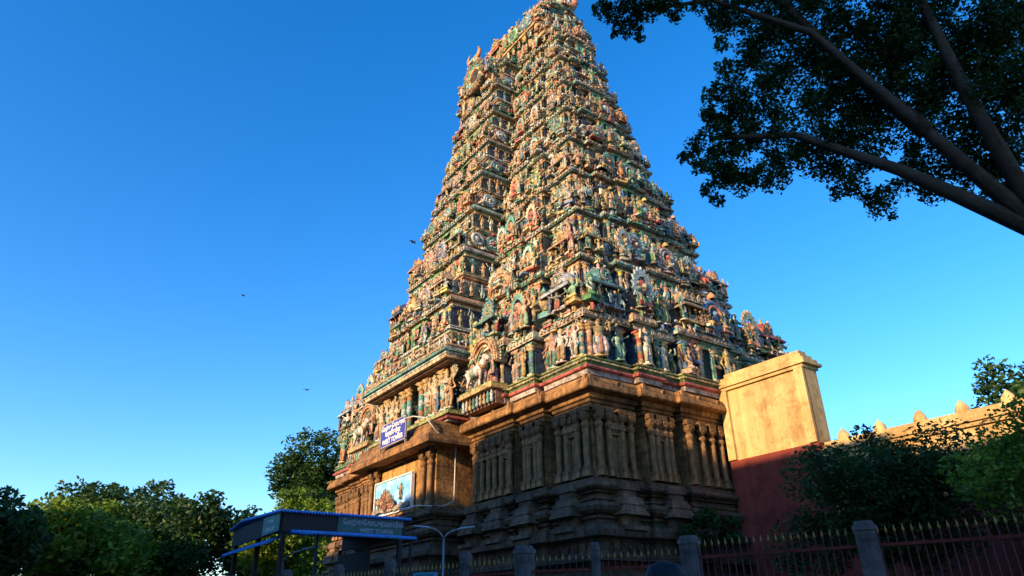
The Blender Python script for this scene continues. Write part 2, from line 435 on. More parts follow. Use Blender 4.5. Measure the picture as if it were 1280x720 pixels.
SHR=[shrine(0),shrine(1),shrine(2)]
def pil(n=8):
    """painted column of height 1, radius ~.07"""
    m=M()
    box(m,(0,0,.04),(.1,.1,.04),(2,)*3)
    ks=[0,1,0,3,0,1]
    z=[.08,.2,.3,.42,.55,.68,.76]
    for i in range(6): lathe(m,[(.07,z[i]),(.078,z[i]+.01),(.07,z[i+1]-.005),(.07,z[i+1])],(ks[i],)*3,n)
    lathe(m,[(.07,.76),(.11,.8),(.11,.84),(.06,.86),(.06,.88),(.15,.92),(.15,.94)],(2,)*3,n)
    box(m,(0,0,.97),(.17,.1,.03),(1,)*3)
    return m.done()
PIL=pil()
def horse():
    """rearing quadruped / bull in profile facing +x, height ~1 ; slots 0 body 1 saddle 2 gold"""
    m=M()
    tube(m,[(-.48,0,.52),(-.40,0,.60),(-.15,0,.60),(.12,0,.62),(.34,0,.66),(.45,0,.66)],[.08,.19,.20,.20,.19,.09],(0,)*3,10,.95)
    tube(m,[(.32,0,.70),(.46,0,.86),(.52,0,.98)],[.17,.13,.09],(0,)*3,8)
    tube(m,[(.48,0,1.02),(.60,0,.98),(.74,0,.87)],[.095,.09,.055],(0,)*3,8)
    lathe(m,[(.12,-.05),(.11,.04),(0,.1)],(0,)*3,8,c=(.2,0,.84))
    for e in (-1,1):
        tube(m,[(.5,e*.06,1.08),(.5,e*.13,1.18),(.56,e*.1,1.28)],[.03,.025,.008],(2,)*3,6)
        tube(m,[(.47,e*.08,1.02),(.43,e*.18,1.0)],[.03,.012],(0,)*3,5)
        tube(m,[(.34,e*.1,.6),(.38,e*.1,.36),(.34,e*.1,.2),(.35,e*.1,.03)],[.09,.05,.035,.045],(0,)*3,7)
        tube(m,[(-.38,e*.1,.6),(-.32,e*.1,.38),(-.42,e*.1,.22),(-.38,e*.1,.03)],[.12,.065,.035,.045],(0,)*3,7)
    tube(m,[(-.47,0,.62),(-.56,0,.5),(-.55,0,.25)],[.03,.022,.035],(2,)*3,6)
    tube(m,[(-.2,0,.6),(.08,0,.62)],.215,(1,)*3,12,.98); tube(m,[(.34,0,.72),(.42,0,.78)],.18,(2,)*3,10)
    return m.done()
BULL=horse()

# ------------------------------------------------------------------ the tower
LX,WY=27.4,15.2
TC=(-LX/2,WY/2,0)
tower=empty('temple_tower',TC,'tall tapering temple gateway tower, stone base and nine storeys crowded with painted stucco figures','tower')
EYE=np.array([20.06,-18.15,1.6])-np.array(TC)
FWD=np.array([math.sin(-.946)*math.cos(.453),math.cos(-.946)*math.cos(.453),math.sin(.453)])
REG={}   # kind -> list of (score, template, matrix, palette)
def reg(kind,tpl,mt,pal,size):
    p=mt[:3,3]; d=p-EYE; z=d@FWD
    rt_=np.array([math.cos(-.946),-math.sin(-.946),0]); inx=abs(863*(d@rt_)/max(z,1)) < 620
    # faces: front (-y) and right (+x) are seen
    q=mt[:3,1]/np.linalg.norm(mt[:3,1]); n=-q
    vis=(-(n@d))/np.linalg.norm(d)
    score=size/np.linalg.norm(d)*(1 if (vis>.1 and inx) else .01)
    REG.setdefault(kind,[]).append((score,tpl,mt,pal))
def pal_fig():
    s=R.choice(SKINS); j=lambda c: tuple(x*R.uniform(.8,1.12) for x in c)
    return [j(s),j(R.choice(CLOTH)),j(R.choice(GOLD)),j(R.choice(CLOTH)),DARK]
def pal_arch():
    j=lambda c: tuple(x*R.uniform(.8,1.12) for x in c)
    return [j(R.choice(ARCH)),j(R.choice(ARCH)),j(R.choice(GOLD+[CREAM,CREAM])),j(R.choice(ARCH)),R.choice([DARK,NAVY,BROWN])]
def figure(s,d,z,h,q,D,kind='stand',turn=None,tpl=None,pal=None):
    t=tpl or R.choice({'stand':STAND,'seat':SEAT,'many':MANY}[kind])
    rz=R.uniform(-.35,.35) if turn is None else turn
    name={'stand':'standing_statue','seat':'seated_statue','many':'many_armed_statue'}[kind]
    hh=h*(1 if kind!='seat' else 1.25)
    reg(name,t,mat4((s,-(D+d),z),hh,rz,q,sx=R.choice([-1,1])*R.uniform(1.0,1.2)),pal or pal_fig(),h)

Z=[10.92,15.6,19.3,22.8,26.0,29.0,31.9,34.7,37.5,40.1]
def inset(z):
    e=.62+.25*min(1,max(0,z-14)/6)
    x=max(0,min(1,(z-14.5)/1.5))*max(0,min(1,(41.5-z)/14))   # waist above the first storey
    return (.245*max(0,z-12.)+e+.62*x, .195*max(0,z-12.)+e+.72*x)
FA=[(0,.31,1),(.365,.45,.25),(.475,.60,.55),(.65,.755,.3),(.82,1,0)]
FB=[(0,.235,.55),(.33,.44,.2),(.50,.62,.35),(.71,1,0)]
def bays(h,F,pc):
    out=[]
    for i,(a,b,p) in enumerate(F): out.append((a*h,b*h,pc if i==0 and pc is not None else p))
    return out

for k in range(9):
    z0,z1=Z[k],Z[k+1]; H=z1-z0; sc=H/4.0
    ix,iy=inset(z0+.6); a,b=LX/2-ix,WY/2-iy
    tp=1-k/9.
    pc=.15 if k==0 else (1.5 if k==8 else 2.65-.75*(k-1)/6)
    fa=bays(a,FA,pc); fb=bays(b,FB,.55*(.6+.4*tp))
    fa=[(x,y,p if i==0 else p*(.6+.4*tp)) for i,(x,y,p) in enumerate(fa)]
    REC=.85
    poly=plan(a,b,fa,fb,REC)
    m=M()
    zz=lambda f: z0+f*H
    band=[RED,(.5,.46,.42),TEAL,(.25,.33,.10),(.12,.2,.07),CREAM][:]
    r1=R.choice([TAN,PINK,ORANGE,CREAM,TEAL,GREY]) if k else RED
    g1=(.16,.26,.06) if k==0 else R.choice([TEAL,GREY,MINT,PALE,TAN]); g2=(.33,.36,.10) if k==0 else R.choice([CREAM,WHITE,TAN,PALE])
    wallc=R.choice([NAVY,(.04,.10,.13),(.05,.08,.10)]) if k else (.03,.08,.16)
    prof=[(.05,zz(0)),(.28,zz(0)),(.30,zz(.045)),(.42,zz(.05)),(.45,zz(.063)),(.42,zz(.078)),(.33,zz(.082)),(.34,zz(.11)),(.42,zz(.115)),(.42,zz(.135)),(.30,zz(.14)),(.30,zz(.155)),(.36,zz(.16)),(.36,zz(.175)),
          (0,zz(.178)),(0,zz(.74)),(.0,zz(.97)),(-.6,zz(1.0)),(-.6,zz(1.03))]
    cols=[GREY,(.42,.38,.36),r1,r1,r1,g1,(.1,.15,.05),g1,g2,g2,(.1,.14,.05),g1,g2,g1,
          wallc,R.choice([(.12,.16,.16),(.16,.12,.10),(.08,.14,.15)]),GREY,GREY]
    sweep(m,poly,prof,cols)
    orn=M()
    def eave(q,x0,x1,y0,y1,dz):
        c_=[TAN,CREAM,OCHRE,R.choice([BROWN,TEAL]),R.choice([CREAM,OCHRE,PALE]),R.choice([PALE,TEAL,CREAM,WHITE]),R.choice([TAN,TEAL,GREY,MINT]),R.choice([CREAM,GREY,PINK]),TAN,BROWN,R.choice(ARCH),R.choice(ARCH),TAN]
        pr_=[(-.02,zz(.50)+dz),(.07,zz(.505)+dz),(.09,zz(.535)+dz),(.16,zz(.54)+dz),(.18,zz(.565)+dz),(.34,zz(.558)+dz),(.40,zz(.58)+dz),(.36,zz(.62)+dz),(.27,zz(.65)+dz),(.14,zz(.66)+dz),(.14,zz(.68)+dz),(.2,zz(.685)+dz),(.2,zz(.70)+dz),(-.3,zz(.705)+dz)]
        E_=M(); sweep(E_,[(x0,y0),(x1,y0),(x1,y1),(x0,y1)],pr_,c_); orn.put(E_.done(),mat4(q=q))
    DZ={}
    # blocks along the eave and base of every segment, on the four faces
    for q in range(4):
        h=a if q%2==0 else b; D=b if q%2==0 else a; fx=fa if q%2==0 else fb; fo=fb if q%2==0 else fa; ho=b if q%2==0 else a
        front=q in (0,1)
        seq=[]
        for s0,s1,p in fx:
            if s0<=0: seq.append((-s1,s1,p,'centre'))
            else:
                kd='corner' if s1>=h-1e-6 else 'bay'
                seq+=[(s0,s1,p,kd),(-s1,-s0,p,kd)]
        seq.sort(); full=[];cur=-h
        for t in seq:
            if t[0]>cur+1e-6: full.append((cur,t[0],-REC,'rec'))
            full.append(t);cur=t[1]
        def bx(s,d,z,hs,hd,hz,Kc):
            B=M(); box(B,(s,-(D+d),z),(hs,hd,hz),Kc); orn.put(B.done(),mat4(q=q))
        for (s0,s1,p,kd) in full:
            dz=H*{'centre':.035,'corner':0,'bay':R.choice([-.04,-.02,.02,.05]),'rec':-.06}[kd]
            DZ[(q,round(s0,3))]=dz
            if kd=='corner':
                if s0>0: eave(q,s0,s1,-D,-(ho*0+fo[-1][0]),dz)
            elif kd!='rec': eave(q,s0,s1,-(D+p),-(D-.3),dz)
        # dentils, beads
        stp=.26 if front else .5
        for (s0,s1,p,kd) in full:
            e=.36 if kd!='rec' else 0
            w=s1-s0; dz=DZ[(q,round(s0,3))]
            if kd=='rec': continue
            n=max(1,int((w+2*e)/stp)); c1=R.choice([CREAM,TEAL,GREY,TAN,PALE,CREAM]); c2=R.choice([TAN,TEAL,PINK,GREY,CREAM,TAN])
            for i in range(n):
                s=s0-e+(i+.5)*(w+2*e)/n
                bx(s,p+.38,zz(.588)+dz,R.uniform(.05,.09),.06,.05*sc+.02,c1 if i%2 else c2)
                if front: bx(s,p+.44,zz(.125),.09,.02,.03,c2 if i%2 else c1)
                if front and R.random()<.8: bx(s,p+.2,zz(.70)+dz,.06,.06,.05,R.choice(ARCH))
            if kd=='rec' and w<.25: continue
        # wall zone : pilasters and figures
        zf=zz(.178); hw=H*.345
        for (s0,s1,p,kd) in full:
            w=s1-s0
            if kd!='rec' and w>.5:
                ns=2 if w<3 else (4 if w<6 else 6)
                for i in range(ns):
                    s=s0+.12+(w-.24)*i/(ns-1)
                    reg('painted_column',PIL,mat4((s,-(D+p+.12),zf),hw,0,q),pal_arch(),hw*.5)
            if k==0 and q==0 and kd=='centre': continue
            if kd=='rec' and w<.5 and front: figure((s0+s1)/2,p+.62,zf,hw*.92,q,D); figure((s0+s1)/2,p+.7,zz(.56),hw*.75,q,D); figure((s0+s1)/2+.1,p+.7,zz(.8),hw*.6,q,D,'seat')
            fs=hw*1.12 if k==0 else min(hw*.95,1.3)
            sp=fs*(.40 if k<3 else .46) if front else fs*.9
            n=max(1,int(w/sp))
            if w<.45: continue
            for i in range(n):
                s=s0+(i+.5)*w/n+R.uniform(-.05,.05)
                dd=p+(.3 if kd!='rec' else .12)+(.08 if i%2 else -.1)+R.uniform(-.04,.05)
                r=R.random(); hgt=fs*R.uniform(.84,1.06)
                if kd=='centre' and abs(s)<w*.14:
                    continue
                if kd in('bay','corner') and r<.15 and w>1: figure(s,dd+.05,zf,hgt*1.05,q,D,'many')
                elif r<.22: figure(s,dd,zf,hgt*.75,q,D,'seat')
                else: figure(s,dd,zf,hgt,q,D)
            if k<3 and front and w>1:
                for i in range(int(w/1.1)):
                    c=s0+(i+R.uniform(.3,.7))*w/int(w/1.1)
                    reg('toothed_halo',LEAF,mat4((c,-(D+p+.16),zf+hw*.62),hw*R.uniform(.55,.75),0,q),[R.choice([TEAL,MINT,PALE,CREAM,ORANGE,BLUE]),R.choice([TEAL,PALE,CREAM,OCHRE,RED]),R.choice([RED,BLUE,TAN]),R.choice([CREAM,PINK]),DARK],hw*.6)
            if kd=='centre':   # door opening with frame
                dw=min(w*.11,.75)
                bx(0,p+.03,zf+hw*.5,dw,.05,hw*.5,(.01,.02,.02)); 
                for e in (-1,1): bx(e*(dw+.08),p+.1,zf+hw*.5,.09,.12,hw*.5,(.09,.30,.10) if q==0 else TEAL)
                bx(0,p+.1,zf+hw+.02,dw+.2,.13,.08,(.12,.33,.12))
        if front and k>0:
            for (s0,s1,p,kd) in full:
                w=s1-s0
                if w<.4: continue
                n=max(1,int(w/.48))
                for i in range(n):
                    if R.random()<.62: figure(s0+(i+.5)*w/n+R.uniform(-.1,.1),p+R.uniform(.42,.56),zz(R.uniform(.06,.15)),R.uniform(.5,.8),q,D,R.choice(['seat','stand']))
        # figures on the flanks of the projecting bays
        if front:
            for (s0,s1,p,kd) in full:
                dep=p+REC
                if kd=='rec' or dep<.7: continue
                for e in ((1,-1) if k<4 else (1,)):
                    se=s1 if e>0 else s0
                    for (zq,hq) in ((zf,hw*.95),(zz(.7)+DZ[(q,round(s0,3))],H*.3)):
                        nn=max(1,int(dep/.62))
                        if hq<1.1 and dep>1.5:
                            for i in range(int(dep/1.1)):
                                dd=p-(i+.5)*dep/int(dep/1.1); A=mat4((0,0,0),H*.36,e*PI/2,q); B=mat4((se+e*.32,-(D+dd),zz(.86)),1,0,q); A[:3,3]=B[:3,3]
                                reg('round_medallion',R.choice(MED),A,[R.choice([BLUE,TEAL,GREY,PALE]),R.choice([TEAL,PALE]),R.choice([OCHRE,RED]),PALE,NAVY],hq)
                        for i in range(nn):
                            dd=p-(i+.5)*dep/nn
                            A=mat4((0,0,0),hq*R.uniform(.8,1.)*(1.2 if hq<1 else 1),e*PI/2+R.uniform(-.3,.3),q)
                            B=mat4((se+e*.27,-(D+dd),zq),1,0,q); A[:3,3]=B[:3,3]
                            reg('standing_statue' if hq>1 or R.random()<.5 else 'seated_statue',R.choice(STAND if hq>1 or R.random()<.4 else SEAT),A,pal_fig(),hq)
        # in front of the base ledge and on the eave: small figures
        if front:
            for (s0,s1,p,kd) in full:
                w=s1-s0
                if w<.4: continue
                n=max(1,int(w/.40))
                for i in range(n):
                    s=s0+(i+.5)*w/n+R.uniform(-.1,.1)
                    if R.random()<.9: figure(s,p+.33,zz(.62)+DZ[(q,round(s0,3))]-R.choice([0,0,.12,.3])+R.uniform(-.1,.1),R.uniform(.5,1.05)*min(1,sc+.1),q,D,R.choice(['seat','seat','stand']))
        # hara: miniature shrines and big medallions
        zh0=zz(.70); hh=H*.36
        for (s0,s1,p,kd) in full:
            w=s1-s0; zh=zh0+DZ[(q,round(s0,3))]
            if w<.3: continue
            if kd=='rec':
                for i in range(max(1,int(w/.7))):
                    figure(s0+(i+.5)*w/max(1,int(w/.7)),p+.35,zh,hh*.85,q,D)
                continue
            if kd=='corner':
                S=min(w*1.05,hh*1.25)
                c=(s0+s1)/2+(.0 if s0>0 else 0)
                reg('miniature_shrine',SHR[0],mat4((c,-(D+p+.08),zh),S*.85,0,q),pal_arch(),S)
            elif kd=='bay':
                n=1 if w<2.4 else 2
                for i in range(n):
                    c=s0+(i+.5)*w/n; S=min(w/n*.95,hh*1.15)
                    tt=R.choice([0,1,2,3,3])
                    if tt==3: reg('toothed_halo',LEAF,mat4((c,-(D+p+.45),zh+hh*.35),hh*.95,0,q),[R.choice([TEAL,MINT,PALE,CREAM,ORANGE]),R.choice([TEAL,PALE,CREAM,OCHRE]),R.choice([RED,ORANGE,TAN]),R.choice([CREAM,PINK]),DARK],hh)
                    elif tt==2 : reg('round_medallion',R.choice(MED),mat4((c,-(D+p+.3),zh+hh*.5),hh*1.15,0,q),pal_arch(),hh)
                    else: reg('miniature_shrine',SHR[1 if tt==1 else 2],mat4((c,-(D+p+.25),zh),S,0,q),pal_arch(),S)
            else:
                n=max(1,round(w/1.7))
                for i in range(n):
                    c=s0+(i+.5)*w/n
                    if i==n//2 or R.random()<.3: reg('round_medallion',R.choice(MED),mat4((c,-(D+p+.3),zh+hh*.5),hh*1.2,0,q),pal_arch(),hh*1.2)
                    else: reg('miniature_shrine',SHR[R.choice([0,1])],mat4((c,-(D+p+.2),zh),min(w/n,hh*1.1)*.9,0,q),pal_arch(),hh)
            # figures between
            for s in ([s0+.15,s1-.15] if front else []):
                figure(s,p+.42,zh,hh*R.uniform(.7,.95),q,D,R.choice(['stand','stand','seat']))
            if front and w>1.2:
                for i in range(int(w/.9)): figure(s0+R.uniform(.1,.9)*w,p+.55,zh-.02,hh*R.uniform(.45,.65),q,D,R.choice(['stand','seat']))
    o=build('tower_storey',m,STUCCO,tower)
    build('cornice_ornament',orn,STUCCO,o)

# --- first storey centre bay on the long front: deep porch with columns under a striped cornice
D0=WY/2-.45
def porch(q,D):
    m=M(); w=4.55
    # platform mouldings
    def slab(z0,z1,d0,d1,c,ww=w):
        box(m,(0,-(D+(d0+d1)/2),(z0+z1)/2),(ww,(d1-d0)/2,(z1-z0)/2),c)
    slab(10.78,10.86,0,1.55,GREY,w-.1); slab(10.88,11.0,0,1.7,RED,w+.1); slab(11.02,11.14,0,1.5,(.1,.14,.05),w-.1); slab(11.14,11.30,0,1.66,(.33,.36,.10),w+.08); slab(11.30,11.42,0,1.5,(.16,.26,.06),w-.05)
    # roof slab, striped fringe, pale bands
    slab(13.85,13.95,0,1.75,BROWN,w+.12)
    slab(14.14,14.26,0,2.05,PALE,w+.38); slab(14.26,14.36,0,2.2,TEAL,w+.5); slab(14.36,14.62,0,1.95,(.45,.35,.38),w+.3); slab(14.62,14.7,0,2.0,OCHRE,w+.36); slab(14.7,15.2,0,1.5,GREY,w-.1)
    n=44
    for i in range(n):
        s=-(w+.33)+(i+.5)*2*(w+.33)/n; c=OCHRE if i%2 else (.62,.52,.36)
        box(m,(s,-(D+1.95),14.04),(.105,.06,.10),c)
        if i<20:
            for e in (-1,1): box(m,(e*(w+.28),-(D+.05+i*.098),14.04),(.06,.045,.10),c)
        box(m,(s,-(D+2.0),14.5),(.06,.02,.07),R.choice([PINK,PALE,TEAL]))
    slab(13.95,14.14,0,1.9,TAN,w+.24)
    A=M(); A.put(m.done(),mat4(q=q)); 
    o=build('porch',A,STUCCO,tower)
    for s in (-3.2,-1.2,-.55,.85,1.5,3.2):
        reg('painted_column',PIL,mat4((s,-(D+1.15),11.42),2.45,0,q),[TEAL,ORANGE,OCHRE,PALE,DARK],3)
    for s,t,h in ((-3.9,0,2.35),(-2.5,1,2.2),(2.5,0,2.4),(3.75,2,2.35),(-1.9,2,2.0),(1.95,1,2.0)):
        figure(s,1.25,11.42,h,q,D,'many',turn=0,tpl=MANY[t],pal=[CREAM,TAN,OCHRE,MINT,DARK])
    for s in (-4.3,-3.2,-2.2,-1.6,2.1,3.1,4.35): figure(s,1.4,11.42,R.uniform(1.0,1.6),q,D)
    # guardians on the side of the porch (seen against the dark side wall)
    for e in (-1,1):
        for dd in (.35,):
            reg('many_armed_statue',MANY[0],mat4((e*(w-.05),-(D+dd),11.42),1.75,e*PI/2*.6,q),[TAN,TEAL,OCHRE,MINT,DARK],1.7)
    # small figures crowding the roof edge
    for i in range(16): figure(-4.4+i*.58,1.75,14.7,R.uniform(.65,1.),q,D,R.choice(['stand','seat']))
    for e in (-1,1):
        for i in range(4): reg('seated_statue',R.choice(SEAT),mat4((e*(w+.1),-(D+.2+i*.45),14.7),1.,e*PI/2,q),pal_fig(),.9)
porch(0,D0)

# --- the great arch with bull and riders, on the bay beside the porch (both sides) and a second arch above
def great_arch(s,d,z,S,q,D,bull=True):
    m=M()
    n=22
    def ring(r0,r1,y0,y1,K,a0=-12,a1=192):
        V=[];Q=[]
        for i in range(n+1):
            a=math.radians(a0+(a1-a0)*i/n)
            for r,y in ((r0,y0),(r1,y0),(r1,y1),(r0,y1)): V.append((math.cos(a)*r,y,math.sin(a)*r*1.12))
        for i in range(n):
            for j in range(4): Q.append([i*4+j,i*4+(j+1)%4,i*4+4+(j+1)%4,i*4+4+j])
        m.add(V,Q,[[0,1,2],[0,2,3],[n*4,n*4+2,n*4+1],[n*4,n*4+3,n*4+2]],K,False)
    ring(.80,1.0,-.30,.2,TAN); ring(.72,.80,-.36,.2,ORANGE); ring(.62,.72,-.25,.2,OCHRE); ring(.56,.62,-.18,.2,TEAL)
    V=[(0,.02,0)]+[(math.cos(math.radians(-12+204*i/n))*.6,.02,math.sin(math.radians(-12+204*i/n))*.67) for i in range(n+1)]
    m.add(V,None,[[0,i+1,i+2] for i in range(n)],(.05,.10,.22),False)
    for i in range(30):
        a=math.radians(-10+200*(i+.5)/30)
        box(m,(math.cos(a)*.9,-.32,math.sin(a)*.9*1.12),(.045,.04,.045),CREAM if i%2 else OCHRE,rz=0)
        lathe(m,[(.05,-.04),(.05,.03),(0,.09)],TAN if i%2 else MINT,5,c=(math.cos(a)*1.03,-.12,math.sin(a)*1.03*1.12))
    lathe(m,[(.1,-.1),(.14,.0),(.12,.1),(0,.2)],OCHRE,8,c=(0,-.2,1.14))
    for e in (-1,1): tube(m,[(e*.06,-.2,1.2),(e*.18,-.22,1.32),(e*.16,-.22,1.45)],[.05,.035,.01],CREAM,6)
    A=M(); A.put(m.done(),mat4((s,-(D+d),z),S,0,q)); o=build('arched_niche',A,STUCCO,tower)
    P=lambda x,y,zz: mat4((s+x*S,-(D+d+y*S),z+zz*S),1,0,q)
    for x,y,zz,h in ((-.22,.15,-.12,.62),(.2,.15,-.12,.66),(0,.12,.0,.7)):
        reg('seated_statue',R.choice(SEAT),mat4((s+x*S,-(D+d+y*S),z+zz*S),h*S,0,q),pal_fig(),2.5)
    for x in (-.78,.78): figure(s+x*S,d+.35*S,z-.75*S,.8*S,q,D,'stand')
for q,D in ((0,D0),(2,D0)):
    for e in (-1,1):
        s=e*6.75
        great_arch(s,.62,13.25,1.22,q,D)
        # ledge carrying the bull
        m=M(); box(m,(s,-(D+1.0),11.62),(1.5,.5,.09),OCHRE); box(m,(s,-(D+.98),11.78),(1.42,.46,.06),(.35,.38,.10)); box(m,(s,-(D+.85),11.2),(1.35,.3,.36),BROWN)
        for i in range(9): lathe(m,[(.07,.0),(.1,.12),(.06,.25),(.09,.36),(.05,.5),(0,.62)],[PALE,CREAM,OCHRE,TEAL][i%4],7,c=(s-1.25+i*.31,-(D+1.3),10.9))
        A=M(); A.put(m.done(),mat4(q=q)); build('carved_ledge',A,STUCCO,tower)
        reg('bull_statue',BULL,mat4((s-.15,-(D+1.25),11.84),1.45,0,q),[(.82,.70,.62),(.35,.48,.42),OCHRE,RED,DARK],3)
        reg('seated_statue',SEAT[3],mat4((s-.35,-(D+1.3),12.95),.95,0,q),[CREAM,GREEN,OCHRE,RED,DARK],2.6)
        great_arch(e*5.75,.7,17.9,1.15,q,WY/2-inset(Z[1]+.6)[1])

# --- wagon-vault roof with horned gable faces
def vault():
    zb=40.0; hl=5.0; hw=2.25
    m=M()
    box(m,(0,0,zb+.35),(hl+.6,hw-.15,.4),TAN); box(m,(0,0,zb+.9),(hl+.2,hw-.45,.25),BLUE); box(m,(0,0,zb+1.2),(hl+.5,hw+.25,.1),OCHRE)
    n=14; V=[];xs=np.linspace(-hl,hl,25)
    for x in xs:
        sd=.55*(x/hl)**2
        for k in range(n+1):
            a=PI*k/n
            V.append((x,-math.cos(a)*hw*(1+.10*math.sin(2*min(a,PI-a))),zb+1.3+(math.sin(a)**.75)*(2.75+sd)))
    Q=[]
    for i in range(len(xs)-1):
        for k in range(n):
            c=i*(n+1)+k; Q.append([c,c+n+1,c+n+2,c+1])
    cols=np.array([[OCHRE,TAN,ORANGE,OCHRE][ (i//1)%4] for i in range(len(xs)) for k in range(n+1)])
    m.add(V,Q,None,cols,True)
    for i in range(1,24):
        x=xs[i]; sd=.55*(x/hl)**2
        pts=[(x,-math.cos(PI*k/10)*hw*1.03*(1+.10*math.sin(2*min(PI*k/10,PI-PI*k/10))),zb+1.3+(math.sin(PI*k/10)**.75)*(2.8+sd)) for k in range(11)]
        tube(m,pts,.06,[RED,OCHRE,CREAM,PINK][i%4],4)
    o=build('vault_roof',m,STUCCO,tower)
    for e in (-1,1):
        g=M(); n=30
        # horseshoe gable disc facing e*x: build facing -y then rotate
        t=M()
        lathe(t,[(2.5,-.35),(2.6,.15),(2.45,.35),(2.15,.35),(2.0,.12)],(.42,.16,.10),28,axis='y')
        lathe(t,[(2.0,.12),(1.85,.32),(1.6,.32),(1.5,.1)],TEAL,28,axis='y'); lathe(t,[(1.5,.1),(1.38,.25),(1.2,.22),(1.15,.0)],OCHRE,28,axis='y')
        lathe(t,[(1.15,.0),(.6,-.1),(0,-.12)],(.05,.03,.03),24,axis='y')
        for k in range(34):
            a=2*PI*k/34
            lathe(t,[(.13,-.1),(.16,.08),(0,.34)],[OCHRE,MINT,RED,CREAM][k%4],6,c=(0,0,0),axis='y') if False else None
            box(t,(math.cos(a)*2.6,-.1,math.sin(a)*2.6),(.14,.16,.14),[OCHRE,MINT,RED,CREAM][k%4],taper=.6)
            box(t,(math.cos(a)*2.3,-.42,math.sin(a)*2.3),(.08,.06,.08),[CREAM,TEAL][k%2])
        # lion mask crest with horns
        lathe(t,[(.0,-.55),(.5,-.5),(.78,-.2),(.8,.2),(.55,.6),(0,.85)],MINT,10,c=(0,-.15,2.55),sy=.75)
        for sx in (-1,1):
            lathe(t,[(0,-.15),(.17,0),(0,.15)],WHITE,8,c=(sx*.3,-.75,2.7)); lathe(t,[(0,-.08),(.09,0),(0,.08)],DARK,6,c=(sx*.3,-.9,2.7))
            tube(t,[(sx*.5,-.2,2.8),(sx*1.2,-.2,3.1),(sx*1.55,-.2,3.8),(sx*1.35,-.2,4.5),(sx*1.05,-.2,4.9)],[.38,.34,.27,.16,.03],ORANGE,8)
            tube(t,[(sx*.6,-.3,2.3),(sx*1.0,-.35,2.2),(sx*1.2,-.3,2.6)],[.16,.14,.04],CREAM,7)
        for k in range(26):
            a=2*PI*k/26; rr_=2.1+.5*(k%2)
            t.put(R.choice(SEAT+STAND),mat4((math.cos(a)*rr_,-.35,math.sin(a)*rr_-.35),R.uniform(.7,1.05)),pal_fig())
        for k in range(9):
            a=math.radians(-10+200*k/8); lathe(t,[(.22,-.2),(.25,.1),(0,.75)],R.choice([TEAL,MINT,OCHRE,CREAM]),6,c=(math.cos(a)*1.0,.0,2.75+math.sin(a)*.9))
        box(t,(0,-.72,2.3),(.38,.1,.1),RED)
        for x in (-.24,-.08,.08,.24): lathe(t,[(.06,.1),(.05,-.02),(0,-.16)],WHITE,5,c=(x,-.84,2.27))
        if e>0:   # smaller gable fronts on top of the two projecting centre bays
            N_=t.done()
            for q in (0,2):
                nm=M(); nm.put(N_,mat4((0,-4.45,38.75),.52,0,q)); build('gable_arch',nm,STUCCO,tower)
                nb_=M(); tube(nb_,[(0,-4.3,38.75),(0,-1.0,38.75)],1.15,TEAL,14); box(nb_,(0,-2.8,38.1),(1.4,1.5,.3),BROWN)
                A=M(); A.put(nb_.done(),mat4(q=q)); build('dormer_vault',A,STUCCO,tower)
                for s_ in (-1.7,-1.0,1.0,1.7): figure(s_,.25,37.9,1.2,q,4.3,'stand')
                for e_ in (-1,1):
                    for y_ in (2.2,2.7,3.2,3.7,4.1):
                        reg('standing_statue',R.choice(STAND),mat4((e_*1.55,-y_,38.2+R.uniform(-.1,.3)),1.25,e_*PI/2,q),pal_fig(),1.2)
                        reg('seated_statue',R.choice(SEAT),mat4((e_*1.3,-y_+.2,39.3+R.uniform(-.1,.2)),1.1,e_*PI/2,q),pal_fig(),.9)
        V,Q_,T_,K_,a_,b_=t.done()
        S=.95
        W=np.column_stack([-e*V[:,1]*S+e*(hl+.1), e*V[:,0]*S, V[:,2]*S+zb+1.7])
        if True:
            Q_=Q_ ; T_=T_
        build('gable_arch',(W,Q_,T_,K_,a_,b_),STUCCO,tower)
        for s,dz,h in ((-.9,0.1,1.5),(0,.2,1.9),(.9,.1,1.5),(-1.7,-.2,1.3),(1.7,-.2,1.3)):
            figure(s,.55+ .1,zb+.75+dz,h,1 if e>0 else 3,hl,'stand')
        for s in np.linspace(-2.1,2.1,7): figure(s,.95,zb+.1,1.,1 if e>0 else 3,hl,R.choice(['stand','seat']))
    for q in (0,2):
        for s in np.linspace(-hl,hl,15): figure(s,.1,zb+.35,R.uniform(.9,1.3),q,hw,'stand')
        for s in np.linspace(-hl*.8,hl*.8,6): reg('round_medallion',MED[0],mat4((s,-(hw+.25),zb+2.0),1.5,0,q),pal_arch(),1.5)
        for s in np.linspace(-4,4,11): figure(s,-.15+R.uniform(-.1,.1),zb+2.4+R.uniform(0,.5),R.uniform(.8,1.2),q,hw,R.choice(['seat','stand']))
        reg('miniature_shrine',SHR[2],mat4((0,-(hw+.1),zb+1.2),1.7,0,q),pal_arch(),2)
vault()
# rooftop antenna
m=M(); tube(m,[(-1.6,.0,43.8),(-1.6,.0,47.6)],.06,(.5,.5,.5),6); tube(m,[(-1.6,.0,44.9),(-2.6,.0,43.9)],.04,(.3,.3,.3),5)
for k,z in enumerate((47.55,47.2)): tube(m,[(-1.6-.22,0,z),(-1.6+.22,0,z)],.02,(.5,.5,.5),5)
o=build('roof_antenna',m,m_plain('antenna_metal',(.6,.6,.6),.5,.2),None,TC); tag(o,'thin metal antenna standing on the vaulted tower roof','antenna')

